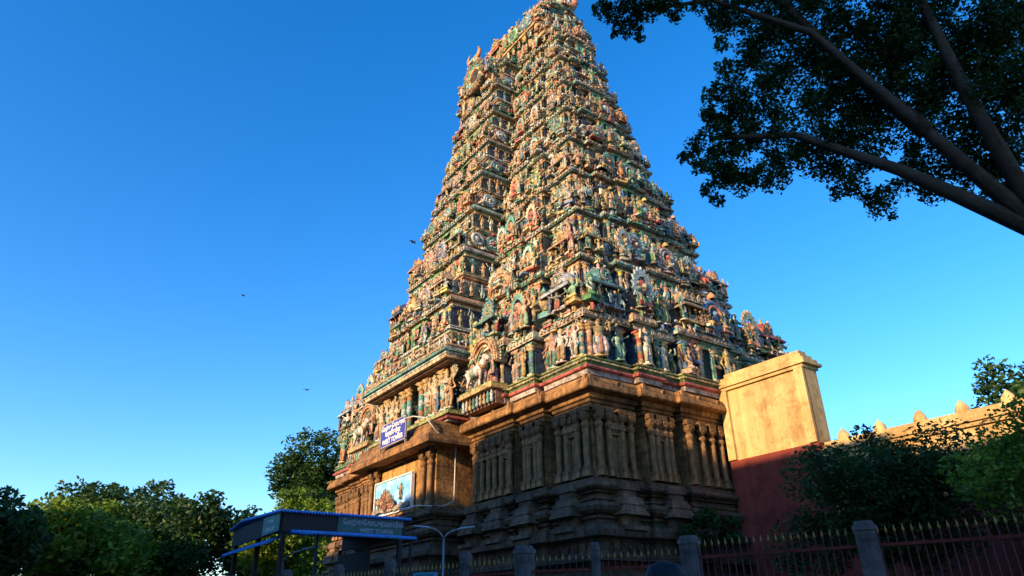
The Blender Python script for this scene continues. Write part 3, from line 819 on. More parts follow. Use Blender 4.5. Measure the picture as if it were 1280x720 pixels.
# --- emit registered sculptures: the 100 largest of each kind as parts, the rest of a kind as one
for kind,lst in REG.items():
    lst.sort(key=lambda t:-t[0])
    for (sc_,tpl,mt,pal) in lst[:98]:
        mm=M(); A=mt.copy(); loc=A[:3,3].copy(); A[:3,3]=0
        mm.put(tpl,A,pal)
        V,Q_,T_,K_,a_,b_=mm.done()
        if np.linalg.det(mt[:3,:3])<0: Q_=Q_[:,::-1]; T_=T_[:,::-1]
        build(kind,(V,Q_,T_,K_,a_,b_),STUCCO,tower,loc=tuple(loc))
    if len(lst)>98:
        mm=M()
        for (sc_,tpl,mt,pal) in lst[98:]:
            if np.linalg.det(mt[:3,:3])<0: tpl=(tpl[0],tpl[1][:,::-1],tpl[2][:,::-1],tpl[3],tpl[4],tpl[5])
            mm.put(tpl,mt,pal)
        o=build(kind,mm,STUCCO,tower); o['kind']='stuff'
    print(kind,len(lst))

# ------------------------------------------------------------------ stone base
a,b=LX/2-.7,WY/2-.7
FA0=[(0,3.62,1.9),(4.9,8.1,.35),(8.8,10.2,.22),(10.9,a,0)]
FB0=[(0,1.95,.45),(2.6,4.1,.22),(4.75,b,0)]
poly=plan(a,b,FA0,FB0,.65)
def G(z,f=1.): return (f,f,f)
W1=(1,1,1)
m=M()
prof=[(.9,0),(.95,3.1),(.7,3.15),(.7,3.3),(.45,3.32),(.45,3.62),(.95,3.64),(.97,3.85),(.55,3.9),(.5,4.0),(.5,4.42),(.62,4.45),(.88,4.5),(.9,4.72),(.62,4.78),(.5,5.0),(.35,5.04),(.33,5.16),(.46,5.18),(.46,5.26),(.36,5.27),(.36,5.32),(.55,5.36),(.70,5.46),(.75,5.58),(.68,5.70),(.5,5.78),(.36,5.80),(.36,5.86),(.44,5.88),(.44,5.94),(.24,5.96),(.22,6.14),(.40,6.16),(.40,6.23),(.52,6.26),(.64,6.34),(.66,6.42),(.60,6.48),(.60,6.54),(.42,6.57),(.42,6.64),(.28,6.66),(.28,6.74),(.12,6.76),(.12,6.80),(0,6.82)]
sweep(m,poly,prof,[W1]*60)
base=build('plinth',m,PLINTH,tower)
m=M(); sweep(m,poly,[(0,6.82),(0,9.6)],[W1]); build('stone_wall',m,STONE,tower)
m=M(); sweep(m,poly,[(0,9.6),(.12,9.61),(.12,9.78),(.2,9.8),(.2,9.94),(.3,9.97),(.34,10.14),(.72,10.20),(.77,10.25),(.75,10.38),(.69,10.56),(.56,10.74),(.36,10.87),(-1.5,10.92)],[W1]*20)
corn=build('stone_cornice',m,STONE,tower)
def stone_pil(h=2.8,r=.14):
    m=M(); m_=(1,1,1)
    box(m,(0,0,.12),(r*1.25,r*1.25,.12),m_); box(m,(0,0,.30),(r*1.05,r*1.05,.07),m_)
    lathe(m,[(r,.36),(r*.96,h*.62)],m_,12); lathe(m,[(r*1.08,h*.62),(r*1.08,h*.645),(r*.95,h*.66),(r*.95,h*.69),(r*1.1,h*.70),(r*1.35,h*.735),(r*1.25,h*.765),(r*.8,h*.785),(r*.8,h*.80),(r*1.5,h*.83),(r*1.75,h*.85),(r*1.75,h*.865)],m_,12)
    box(m,(0,0,h*.90),(r*1.0,r*.9,h*.04),m_); box(m,(0,-r*.35,h*.965),(r*1.6,r*1.0,h*.035),m_)
    for k in range(5):  # leafy bracket
        lathe(m,[(0,-.15),(.05,-.08),(.06,.05),(0,.14)],m_,6,c=((k-2)*.085,-r*1.15,h*.90-abs(k-2)*.02))
    return m.done()
SP=stone_pil()
def stone_aed():
    """pilaster pair carrying a miniature roof with lion heads"""
    m=M(); m_=(1,1,1); h=1.88
    box(m,(0,.0,.1),(.42,.14,.1),m_)
    for e in (-1,1): lathe(m,[(.09,.2),(.085,h*.8),(.12,h*.83),(.08,h*.86),(.15,h*.9)],m_,8,c=(e*.24,-.02,0))
    box(m,(0,.05,h*.5),(.16,.06,h*.4),m_)
    box(m,(0,0,h*.94),(.38,.16,.05),m_)
    for k in range(5): lathe(m,[(0,-.12),(.07,-.03),(.06,.08),(0,.13)],m_,6,c=((k-2)*.16,-.16,h*1.0))
    lathe(m,[(.46,h*1.03),(.52,h*1.02),(.5,h*1.08),(.36,h*1.14)],m_,4,sy=.5,square=True)
    box(m,(0,0,h*1.17),(.3,.14,.05),m_); lathe(m,[(.3,h*1.2),(.34,h*1.25),(.25,h*1.36),(.1,h*1.42),(0,h*1.46)],m_,8,sy=.55)
    lathe(m,[(.17,.0),(.16,.05),(.1,.07),(0,.04)],m_,10,axis='y',c=(0,-.16,h*1.28))
    return m.done()
SA=stone_aed()
npil=0
for q in range(4):
    h=a if q%2==0 else b; D=b if q%2==0 else a; fx=FA0 if q%2==0 else FB0
    for s0,s1,p in fx:
        if s0<=0: segs=[(-s1,s1,True)]
        else: segs=[(s0,s1,False),(-s1,-s0,False)]
        for t0,t1,cen in segs:
            w=t1-t0
            if cen and q%2==0: xs=[t0+.25,t0+1.0,t1-1.0,t1-.25]
            elif w>2.4: xs=[t0+.17,t0+w*.25,t0+w*.42,t1-w*.42,t1-w*.25,t1-.17]
            elif w>1.2: xs=[t0+.18,t0+w*.33,t1-w*.33,t1-.18]
            else: xs=[t0+.16,t1-.16]
            for s in xs: build('stone_pilaster',(lambda mm:(mm.put(SP,mat4((0,0,0),1,0,q),None),mm)[1])(M()),STONE2,tower,loc=tuple(mat4((s,-(D+p+.20),6.82),1,0,q)[:3,3]))
            if not cen:   # thin pilasters inside the recesses beside each bay
                for s in (t0-.33,t1+.33):
                    if abs(s)<h-.1: build('stone_pilaster',(lambda mm:(mm.put(SP,mat4((0,0,0),1,0,q),None),mm)[1])(M()),STONE2,tower,loc=tuple(mat4((s,-(D-.65+.15),6.82),1,0,q)[:3,3]))
            cs=[(t0+t1)/2] if w<3 else ([t0+w*.18,t1-w*.18] if not cen else [])
            if w>3 and not cen: cs.append((t0+t1)/2)
            for s in cs: build('carved_niche',(lambda mm:(mm.put(SA,mat4((0,0,0),1.0 if w<3 else .95,0,q),None),mm)[1])(M()),STONE2,tower,loc=tuple(mat4((s,-(D+p+.1),6.82),1,0,q)[:3,3]))
            # pedestal roof blocks on the plinth below each bay
            if not cen:
                mm=M()
                for s in cs[:2] if w>3 else cs:
                    for (hs,hd,z,hz,tp_) in ((.52,.35,6.42,.16,.9),(.40,.3,6.15,.12,1),(.58,.45,5.85,.16,.75),(.7,.52,5.5,.2,.7),(.46,.3,5.1,.22,1),(.62,.5,4.82,.08,1)):
                        box(mm,(s,-(D+p+hd*.55+.25),z),(hs,hd,hz),W1,taper=tp_)
                    for k in range(6): lathe(mm,[(.0,-.07),(.07,0),(0,.07)],W1,6,c=(s-.5+k*.2,-(D+p+.98),5.42))
                if mm.n:
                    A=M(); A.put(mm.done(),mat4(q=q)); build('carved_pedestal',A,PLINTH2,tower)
    # deep recess pilasters
    mm=M()
    # kapota kudu bumps along the stone cornice
    tot=[]
    cur=-h
    for s0,s1,p in sorted([(x,y,pp) for x,y,pp in fx if x>0]+[(-y,-x,pp) for x,y,pp in fx if x>0]+[(-fx[0][1],fx[0][1],fx[0][2])]):
        n=max(1,int((s1-s0)/1.15))
        for i in range(n):
            s=s0+(i+.5)*(s1-s0)/n
            lathe(mm,[(.2,-.05),(.2,.0),(.14,.03),(.11,-.01),(0,.0)],W1,12,axis='y',c=(s,-(D+p+.70),10.52))
        if s1-s0>.5:
            for s in (s0-.45,s1+.45): box(mm,(s,-(D+p+.6),10.6),(.12,.12,.2),W1,taper=.6)
    A=M(); A.put(mm.done(),mat4(q=q)); build('cornice_carving',A,STONE2,corn)
    # frieze of small relief figures in the neck of the plinth
    mm=M()
    for s0,s1,p in [(x,y,pp) for x,y,pp in fx if x>0]+[(-y,-x,pp) for x,y,pp in fx if x>0]:
        n=int((s1-s0)/.42)
        for i in range(n):
            t=R.choice(STAND+SEAT); mm.put(t,mat4((s0+(i+.5)*(s1-s0)/max(1,n),-(D+p+.55),3.9 if R.random()<.0 else 3.98),.46,0,0),[W1]*5)
    if q in (0,1):
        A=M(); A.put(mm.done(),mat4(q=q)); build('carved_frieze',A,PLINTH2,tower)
m=M(); cp=b+1.9
rect=[(-3.62,-cp),(3.62,-cp),(3.62,-cp+2.6),(-3.62,-cp+2.6)]
sweep(m,rect,[(.0,9.50),(.18,9.5),(.2,9.62),(.95,9.60),(1.12,9.58),(1.14,9.70),(1.06,9.95),(.85,10.25),(.55,10.45),(.2,10.58),(-.8,10.62)],[W1]*12)
build('portal_eave',m,STONE,tower)
m=M(); box(m,(0,-cp-.03,8.05),(2.35,.04,1.28),W1); build('plastered_panel',m,m_stone('ochre_plaster',(.40,.22,.07),(.50,.28,.09),(.56,.33,.12),False),tower)
# portal details: door opening, tall slits, dark doorway
m=M()
yb=-(b+1.9)
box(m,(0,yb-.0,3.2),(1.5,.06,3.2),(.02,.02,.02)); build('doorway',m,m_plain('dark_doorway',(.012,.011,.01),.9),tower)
m=M()
for e in (-1,1):
    box(m,(e*1.62,yb-.1,3.3),(.16,.16,3.3),W1); box(m,(e*2.95,yb-.02,8.0),(.18,.04,.85),(1,1,1))
box(m,(0,yb-.1,6.74),(1.85,.18,.16),W1); build('door_frame',m,STONE2,tower)

# ------------------------------------------------------------------ the sign, relief panel and cable
wx=lambda s:s+TC[0]; wy=lambda d:TC[1]-d
white=m_plain('white_letter_paint',(.75,.74,.70),.5,0,.1); 
def text(name,body,size,loc,rot,mat,parent,ext=.01,align='CENTER',sx=1):
    c=bpy.data.curves.new(name,'FONT'); c.body=body; c.size=size; c.extrude=ext; c.align_x=align; c.align_y='CENTER'; c.offset=size*.02
    o=bpy.data.objects.new(name,c); C.objects.link(o); c.materials.append(mat)
    bpy.context.view_layer.update()
    me=bpy.data.meshes.new_from_object(o.evaluated_get(bpy.context.evaluated_depsgraph_get()))
    if not me.materials: me.materials.append(mat)
    bpy.data.objects.remove(o); o=bpy.data.objects.new(name,me); C.objects.link(o)
    o.location=loc; o.rotation_euler=rot; o.parent=parent; o.scale=(sx,1,1); return o
sg=empty('sign_board',(-12.6,-2.42,10.1),'blue sign board reading WEST TOWER in three scripts on the porch ledge','sign')
m=M(); box(m,(0,0,.62),(1.40,.03,.58),W1); build('board',m,m_plain('sign_blue',(.035,.04,.26),.4),sg)
m=M()
for z in (.03,1.21): box(m,(0,0,z),(1.46,.045,.03),W1)
for x in (-1.43,1.43): box(m,(x,0,.55),(.03,.045,.72),W1)
build('frame',m,m_plain('sign_frame',(.35,.30,.26),.5,.3),sg)
text('lettering','\u0BC7\u0BAE\u0BB1\u0BCD\u0B95\u0BC1 \u0BC7\u0B95\u0BBE\u0BAA\u0BC1\u0BB0\u0BAE\u0BCD',.33,(0,-.04,.98),(PI/2,0,0),white,sg,sx=.9)
text('lettering','\u092A\u0936\u094D\u091A\u093F\u092E \u0917\u094B\u092A\u0941\u0930',.36,(0,-.04,.62),(PI/2,0,0),white,sg)
text('lettering','WEST TOWER',.36,(0,-.04,.25),(PI/2,0,0),white,sg)

def m_panel():
    m,nt,b=newmat('painted_sky_panel'); n=noise(nt,1.3,4)
    nt.links.new(ramp(nt,[(.3,(.10,.34,.62)),(.5,(.20,.48,.72)),(.62,(.42,.62,.72)),(.75,(.10,.36,.40))],n),b.inputs['Base Color']); b.inputs['Roughness'].default_value=.5; return m
rp=empty('relief_panel',(-14.15,-1.42,6.95),'blue relief panel of a chariot with figures and horses mounted above the doorway','relief panel')
m=M(); box(m,(0,-.04,.85),(2.1,.05,.85),W1); build('board',m,m_panel(),rp)
m=M()
for z in (-.03,1.73): box(m,(0,-.06,z),(2.17,.09,.035),W1)
for x in (-2.14,2.14): box(m,(x,-.06,.85),(.035,.09,.83),W1)
build('frame',m,m_plain('white_frame',(.65,.63,.6),.5),rp)
m=M()
for i in range(6):
    x=-1.1+i*.24; m.put(R.choice(STAND+SEAT),mat4((x,-.2,.38+.2*math.sin(i*.8)),.68+.2*R.random()),[R.choice([TAN,BROWN,BROWN]),R.choice([RED,OCHRE,BROWN]),OCHRE,RED,DARK])
m.put(BULL,mat4((-1.45,-.2,.3),.55,PI*1.0),[BROWN,TAN,OCHRE,RED,DARK]); m.put(BULL,mat4((-1.05,-.25,.25),.55,PI),[TAN,BROWN,OCHRE,RED,DARK])
for x in (-.5,.35): lathe(m,[(.24,.0),(.26,.05),(.2,.07),(.17,.03),(.05,.05),(0,.08)],BROWN,14,axis='y',c=(x,-.25,.38))
m.put(STAND[2],mat4((1.05,-.15,.55),.85),[TAN,BROWN,OCHRE,RED,DARK])
build('chariot_relief',m,STUCCO,rp)
m=M()
for i in range(16):
    x=-2.0+i*.26; r=R.uniform(.16,.3); lathe(m,[(r,-.12),(r*.95,.05),(r*.5,.14),(0,.17)],(.32,.28,.24),6,c=(x,-.16,.12+R.uniform(0,.12)),sy=.5,a0=i,smooth=False)
build('rock_relief',m,STUCCO,rp)

m=M()
pts=[(-11.2,-2.5,11.1),(-10.2,-2.55,11.0),(-9.3,-2.3,10.75),(-9.0,-1.9,10.1),(-9.7,-.35,9.6),(-9.75,-.35,8.2),(-9.7,-.4,7.0),(-9.9,-.9,6.75),(-10.1,-2.2,6.72),(-11.6,-2.25,6.75),(-12.2,-2.4,6.3),(-13.0,-2.5,5.5)]
tube(m,pts,.035,W1,6); o=build('cable',m,m_plain('cable_grey',(.45,.42,.38),.5)); tag(o,'pale grey cable running from the blue sign down the corner of the stone porch','cable')

# ------------------------------------------------------------------ ground and setting
def plane(name,x0,x1,y0,y1,z,mat):
    m=M(); m.add([(x0,y0,z),(x1,y0,z),(x1,y1,z),(x0,y1,z)],[[0,1,2,3]],None,W1,False); o=build(name,m,mat); o['kind']='structure'; return o
plane('ground',-1500,1500,-1500,1500,-.16,m_plain('dusty_ground',(.20,.16,.11),.9,0,.3,.2))
plane('road',-300,300,-34,-14.6,-.15,m_plain('asphalt',(.05,.05,.052),.85,0,.25,1.5,.4))
m=M(); box(m,(0,-11.2,-.07),(300,3.3,.08),W1); o=build('pavement',m,m_stone('paving_stone',(.16,.14,.12),(.22,.20,.17),(.28,.25,.21),False)); o['kind']='structure'
m=M(); 
for i in range(60): box(m,(-300+i*10,-24,-.148),(1.5,.06,.003),W1)
o=build('road_marking',m,m_plain('road_paint',(.7,.7,.66),.6)); o['kind']='structure'

# ------------------------------------------------------------------ compound wall abutting the tower
cw=empty('compound_wall',(30,8.6,0),'yellow and dark red plastered compound wall joining the right side of the tower','wall')
def m_wall(name,c0,c1,dirt):
    m,nt,b=newmat(name)
    n=noise(nt,.35,5); col=ramp(nt,[(.35,c0),(.6,c1)],n)
    tc=nt.nodes['TC']
    for sc_,lo,hi,f in (((1.1,1.1,.10),.36,.60,.55),((7,7,.35),.34,.52,.22)):
        mp=node(nt,'ShaderNodeMapping'); mp.inputs['Scale'].default_value=sc_; nt.links.new(tc.outputs['Object'],mp.inputs[0])
        col=mult(nt,col,ramp(nt,[(lo,dirt),(hi,(1,1,1))],noise(nt,1.0,6,mp.outputs[0],.7)),f)
    col=mult(nt,col,ramp(nt,[(.42,(.55,.5,.45)),(.5,(1,1,1))],noise(nt,1.6,8,None,.75)),.6)
    nt.links.new(col,b.inputs['Base Color']); b.inputs['Roughness'].default_value=.85
    bump(nt,noise(nt,5,8,None,.75),b,.6,.04); return m
yel=m_wall('yellow_plaster',(.50,.33,.13),(.62,.44,.20),(.30,.24,.18)); redp=m_wall('red_plaster',(.22,.04,.028),(.30,.065,.045),(.35,.28,.25))
m=M(); box(m,(-27.6,0,9.6),(2.2,.45,1.6),W1); box(m,(2.2,.05,6.3),(27.6,.36,1.1),W1); build('upper_wall',m,yel,cw)
m=M(); box(m,(-27.6,0,4.0),(2.2,.5,4.0),W1); box(m,(2.2,.05,2.6),(27.6,.41,2.6),W1); build('lower_wall',m,redp,cw)
m=M()
for z,hx,hy,hz in ((11.27,2.25,.58,.07),(11.4,2.4,.68,.06),(11.55,2.3,.55,.09),(11.74,2.15,.42,.1),(11.95,2.0,.28,.11)): box(m,(-27.6,0,z),(hx,hy,hz),W1)
for z,hy,hz in ((7.47,.5,.07),(7.6,.6,.06),(7.75,.42,.09),(7.92,.25,.08)): box(m,(2.25,.05,z),(27.6,hy,hz),W1)
R2=random.Random(4)
for i in range(36):
    if R2.random()<.93: lathe(m,[(.2,7.95),(.26,8.06),(.24,8.2),(.12,8.36+R2.uniform(-.03,.04)),(.0,8.48)],W1,8,c=(-24.6+i*1.5+R2.uniform(-.03,.03),.05,0),sy=.8)
build('coping',m,yel,cw)
m=M()
for i in range(18): box(m,(-24.4+i*3,-.38,6.3),(.16,.08,1.09),W1)
for x in (-29.6,-25.6): box(m,(x,-.5,9.6),(.2,.1,1.58),W1)
build('wall_pier',m,yel,cw)

# ------------------------------------------------------------------ fence with stone posts
stone_post=m_stone('grey_post_stone',(.13,.11,.11),(.19,.165,.165),(.24,.21,.21),False)
iron=m_plain('maroon_iron',(.16,.025,.02),.5,.3,.4,8); ironb=m_plain('dark_iron',(.05,.03,.025),.55,.3,.4,8); gold=m_plain('gilt_paint',(.30,.19,.05),.4,.4,.3,9)
posts=[(-9.0,-15.1,.085),(-6.2,-14.3,.085),(-3.3,-13.5,.085),(-.6,-12.7,.085),(1.9,-12.05,.085),(3.8,-11.5,.085),(5.55,-11.05,.085),(7.65,-10.46,.085),(9.05,-10.05,.135),(10.12,-9.25,.06),(11.62,-8.45,.135),(14.2,-7.45,.14),(17.2,-6.3,.14),(20.2,-5.15,.14),(23.2,-4.0,.14)]
ordn=['first','second','third','fourth','fifth','sixth','seventh','eighth','ninth','tenth','eleventh','twelfth','thirteenth','fourteenth','fifteenth']
for i,(x,y,w) in enumerate(posts):
    H=2.78
    p=empty('stone_post',(x,y,0),('slim' if w<.07 else 'broad' if w>.1 else 'narrow')+' grey stone fence post, %s from the left end of the fence'%ordn[i],'post','stone posts of the fence in front of the tower',rz=.3 if i<9 else .37)
    m=M(); box(m,(0,0,H/2),(w,w,H/2),W1); build('shaft',m,stone_post,p)
    m=M(); box(m,(0,0,H+.03),(w*1.14,w*1.14,.035),W1); box(m,(0,0,H+.1),(w*.95,w*.95,.03),W1,taper=.85); build('cap',m,stone_post,p)
for i in range(len(posts)-1):
    (x0,y0,w0),(x1,y1,w1)=posts[i],posts[i+1]
    if i==8: 
        pass
    d=math.hypot(x1-x0,y1-y0); an=math.atan2(y1-y0,x1-x0); L=d-w0-w1-.04
    fr=empty('railing',((x0+x1)/2,(y0+y1)/2,0),'%s iron railing with gilt spear tips, between the %s and %s fence posts'%('maroon' if i>8 else 'dark',ordn[i],ordn[i+1]),'railing','iron railings between the stone posts',rz=an)
    if L<.3: pass
    n=max(2,int(L/.115)); top=2.62 if i<10 else 2.72
    m=M()
    for k in range(n+1): tube(m,[(-L/2+k*L/n,0,.15),(-L/2+k*L/n,0,top)],.011,W1,5)
    build('bar_panel',m,iron if i>8 else ironb,fr)
    m=M()
    for z in (.2,top-.16): box(m,(0,0,z),(L/2,.022,.022),W1)
    build('rail',m,iron,fr)
    m=M()
    for k in range(n+1): lathe(m,[(.010,top),(.018,top+.02),(.02,top+.04),(.008,top+.08),(0,top+.12)],W1,6,c=(-L/2+k*L/n,0,0))
    build('spear_tip_row',m,gold,fr)
# small blue notice on the fence
nb=empty('notice_board',(6.95,-10.95,0),'small bright blue notice box standing in front of the fence','notice board')
m=M(); box(m,(0,0,2.33),(.22,.05,.2),W1); build('panel',m,m_plain('notice_blue',(.04,.26,.45),.4),nb,); nb.rotation_euler=(0,0,.5)
m=M(); 
for z in (2.12,2.54): box(m,(0,-.01,z),(.235,.06,.015),W1)
for x in (-.23,.23): box(m,(x,-.01,2.33),(.015,.06,.22),W1)
tube(m,[(0,0.02,0),(0,.02,2.2)],.03,W1,6); build('frame',m,m_plain('notice_frame',(.08,.33,.5),.4),nb)

# ------------------------------------------------------------------ street lamps
steel=m_plain('galvanised_steel',(.25,.25,.26),.45,.6,.2)
lampc=m_plain('lamp_housing',(.30,.42,.50),.4,.2)
def lamp(x,y,h,arms,rz,label):
    l=empty('street_lamp',(x,y,0),label,'street lamp','street lamps by the tower',rz=rz)
    m=M(); tube(m,[(0,0,0),(0,0,h*.5),(0,0,h)],[.06,.045,.035],W1,8); box(m,(0,0,.05),(.15,.15,.05),W1); build('pole',m,steel,l)
    for e,r_,u in arms:
        m=M(); tube(m,[(0,0,h-.05),(e*r_*.25,0,h+u*.4),(e*r_*.6,0,h+u*.8),(e*r_,0,h+u)],[.035,.03,.03,.025],W1,7); a_=build('arm',m,steel,l)
        m=M(); tube(m,[(e*r_,0,h+u),(e*(r_+.15),0,h+u+.03),(e*(r_+.65),0,h+u+.09)],[.03,.08,.05],W1,8,.5); build('lamp_head',m,lampc,a_)
lamp(-2.3,-5.2,4.4,[(1,.45,.25),(-1,.45,.32)],.9,'double armed grey street lamp in front of the stone plinth')
lamp(-.6,-10.75-.6,3.35,[(1,.55,.22)],.6,'single armed grey street lamp standing beside the blue roofed kiosk')

# ------------------------------------------------------------------ kiosk with blue corrugated roofs
kx0,kx1,ky0,ky1=-5.2,-.35,-11.6,-7.75
ks=empty('kiosk',((kx0+kx1)/2,(ky0+ky1)/2,0),'dark open kiosk with blue corrugated metal roofs and a WEST TOWER name board','kiosk')
ox,oy=-(kx0+kx1)/2,-(ky0+ky1)/2
bluem=m_plain('blue_corrugated_metal',(.06,.26,.66),.5,.0,.3); darkm=m_plain('dark_painted_metal',(.028,.02,.02),.6,.1,.3)
def corr(x0,y0,x1,y1,z0,z1,along,name,th=.03):
    """corrugated sheet: ridges run across the slope"""
    m=M(); n=90; V=[]
    for i in range(n+1):
        t=i/n; w=.028*math.cos(t*n*PI*.5*1.0*2/2)
        w=.028*(1 if i%2 else -1)
        if along=='y':   # wave along y, slope along x
            y=y0+(y1-y0)*t; V+=[(x0+ox,y+oy,z0+w),(x1+ox,y+oy,z1+w),(x1+ox,y+oy,z1+w-th),(x0+ox,y+oy,z0+w-th)]
        else:
            x=x0+(x1-x0)*t; V+=[(x+ox,y0+oy,z0+w),(x+ox,y1+oy,z1+w),(x+ox,y1+oy,z1+w-th),(x+ox,y0+oy,z0+w-th)]
    Q=[]
    for i in range(n):
        for j in range(4): Q.append([i*4+j,i*4+(j+1)%4,i*4+4+(j+1)%4,i*4+4+j])
    m.add(V,Q,None,W1,False); return build(name,m,bluem,ks)
corr(-4.0,ky0-.15,-.15,ky1+.15,4.78,4.62,'y','upper_roof'); corr(-4.0,ky0-.15,-5.4,ky1+.15,4.78,4.62,'y','upper_roof')
corr(-.30,ky0+.25,1.55,ky1-.55,4.10,3.86,'y','lower_awning')
corr(kx0,ky0-.3,kx1-.6,ky0+.3,3.8,4.05,'x','side_awning')
m=M(); box(m,(kx1+ox,0,4.33),(.04,(ky1-ky0)/2,.26),W1); box(m,(ox+(kx0+kx1)/2,ky0+oy,4.33),((kx1-kx0)/2-.04,.04,.26),W1); box(m,(ox+(kx0+kx1)/2,ky1+oy,4.33),((kx1-kx0)/2-.04,.04,.26),W1)
build('fascia',m,darkm,ks)
gb=m_plain('green_name_board',(.05,.12,.10),.5); gb2=m_plain('pale_green_board',(.10,.28,.24),.5)
m=M(); box(m,(kx1+ox+.06,.75,4.33),(.02,1.05,.235),W1); nbm=build('name_board',m,gb,ks)
txm=m_plain('faded_lettering',(.34,.36,.38),.5)
text('lettering','\u0BC7\u0BAE\u0BB1\u0BCD\u0B95\u0BC1\u0BC7\u0B95\u0BBE\u0BAA\u0BC1\u0BB0\u0BB5\u0BBE\u0BAF\u0BBF\u0BB2\u0BCD',.21,(kx1+ox+.085,.85,4.42),(PI/2,0,PI/2),txm,nbm,.004,sx=.8)
text('lettering','WEST TOWER',.17,(kx1+ox+.085,.95,4.2),(PI/2,0,PI/2),txm,nbm,.004)
m=M(); box(m,(kx1+ox-.75,ky0+oy-.07,4.33),(.7,.02,.25),W1); nb2=build('name_board',m,gb2,ks); nb2['label']='pale green side name board'
txw=m_plain('white_lettering',(.6,.65,.6),.5)
text('lettering','\u0B95\u0BBE\u0BB5\u0BB2\u0BCD',.17,(kx1+ox-.75,ky0+oy-.095,4.42),(PI/2,0,0),txw,nb2,.004); text('lettering','\u0BA8\u0BBF\u0BB2\u0BC8\u0BAF\u0BAE\u0BCD',.16,(kx1+ox-.75,ky0+oy-.095,4.2),(PI/2,0,0),txw,nb2,.004)
for x in (kx0+.1,-2.7,kx1-.1):
    for y in (ky0+.1,ky1-.1):
        m=M(); box(m,(x+ox,y+oy,2.05),(.06,.06,2.05),W1); build('post',m,darkm,ks)
for y in (ky0+.4,ky1-.7):
    m=M(); tube(m,[(1.45+ox,y+oy,0),(1.45+ox,y+oy,3.84)],.04,W1,6); build('post',m,darkm,ks)
m=M(); box(m,(ox+(kx0+kx1)/2-1,oy+ky1-.15,2.0),((kx1-kx0)/2-1.2,.05,1.9),W1); build('back_wall',m,darkm,ks)
m=M(); box(m,(ox-3.4,0,.5),(.35,1.5,.5),W1); build('counter',m,m_plain('counter_wood',(.12,.07,.04),.6),ks)

# ------------------------------------------------------------------ vegetation
def leafmass(m,centres,n,size,rg,flat=.8,droop=0):
    """n leaves of three or four quads' worth spread in clumps: centres [(x,y,z,r)]"""
    cs=np.array(centres); w=cs[:,3]**2; w/=w.sum()
    nr=np.random.default_rng(rg)
    idx=nr.choice(len(cs),n,p=w)
    d=nr.normal(size=(n,3)); d/=np.linalg.norm(d,axis=1)[:,None]
    r=nr.random(n)**.45
    P=cs[idx,:3]+d*(r*cs[idx,3])[:,None]*np.array([1,1,flat])
    P[:,2]-=droop*r*nr.random(n)
    u=nr.normal(size=(n,3)); u[:,2]*=.6; u/=np.linalg.norm(u,axis=1)[:,None]
    v=nr.normal(size=(n,3)); v-=u*(u*v).sum(1)[:,None]; v/=np.linalg.norm(v,axis=1)[:,None]
    s=(size*nr.uniform(.6,1.35,n))[:,None]
    A=P-u*s*.5; B=P+v*s*.28; Cc=P+u*s*.6; Dd=P-v*s*.28
    V=np.stack([A,B,Cc,Dd],1).reshape(-1,3)
    Q=np.arange(n*4).reshape(-1,4)
    m.add(V,Q,None,W1,False)
def subclumps(c,r,k,rg,rr=(.25,.5),flat=.75):
    out=[]
    for i in range(k):
        v=Vector((rg.gauss(0,1),rg.gauss(0,1),rg.gauss(0,1))).normalized()*(r*rg.uniform(.45,1.0))
        out.append((c[0]+v.x,c[1]+v.y,c[2]+v.z*flat,r*rg.uniform(*rr)))
    return out
bark=m_plain('bark',(.07,.05,.035),.9,0,.4,5,.6)
leaf_dark=m_leaf('dark_green_leaves',[(.015,.045,.010),(.028,.075,.016),(.05,.11,.022)])
leaf_lit=m_leaf('bright_green_leaves',[(.07,.14,.012),(.13,.22,.018),(.22,.32,.03)])
leaf_near=m_leaf('neem_leaves',[(.012,.045,.008),(.025,.07,.012),(.05,.10,.016)],.3,1.6)
def tree(x,y,h,r,label,mat,n,size,seed,cat='tree',group='trees beyond the tower',ntop=26):
    rg=random.Random(seed)
    t=empty('leafy_tree',(x,y,-.1),label,cat,group)
    m=M(); tz=h-r*1.1
    tube(m,[(0,0,0),(rg.uniform(-.3,.3),0,tz*.5),(rg.uniform(-.5,.5),0,tz)],[r*.09,r*.07,r*.05],W1,9)
    ends=subclumps((0,0,h-r),r,ntop,rg)
    for e in ends[:14]:
        tube(m,[(0,0,tz*.8),(e[0]*.5,e[1]*.5,(tz+e[2])*.5),(e[0],e[1],e[2])],[r*.04,r*.025,r*.01],W1,5)
    build('trunk',m,bark,t)
    m=M(); cl=[]
    for e in ends: cl+=[e]+subclumps(e[:3],e[3]*1.1,5,rg,(.25,.45))
    leafmass(m,cl,n,size,seed)
    build('crown',m,mat,t)
tree(-50,9,21.5,5.5,'dark tall tree with an airy top behind the left end of the tower',leaf_dark,22000,.36,1)
tree(-46,3,14.2,5.6,'dense dark tree just behind the left corner of the tower',leaf_dark,22000,.42,2)
tree(-36,1.2,12.0,4.0,'bright yellow green tree lowest beside the left corner of the tower',leaf_lit,24000,.26,3)
tree(-47,-7,12.5,5.5,'round dark tree left of the bright green tree',leaf_dark,18000,.42,4)
tree(-40,-13,11.5,5.0,'mid green tree far along the left side of the street',leaf_lit,15000,.40,6)
tree(-62,-8,17,6.5,'tallest dark tree at the left side of the street',leaf_dark,18000,.5,7)
tree(-34,-20,10.5,4.6,'spreading dark tree at the far left edge of the street',leaf_dark,15000,.38,8)
tree(20,24,15.5,5.2,'dark tree rising behind the yellow compound wall',leaf_dark,26000,.3,9)
tree(9,26,16,5.5,'broad dark tree behind the compound wall close to the tower',leaf_dark,26000,.3,10)
tree(8.6,3.6,7.6,2.8,'rounded dark tree in front of the compound wall close to the tower',leaf_dark,42000,.13,11)
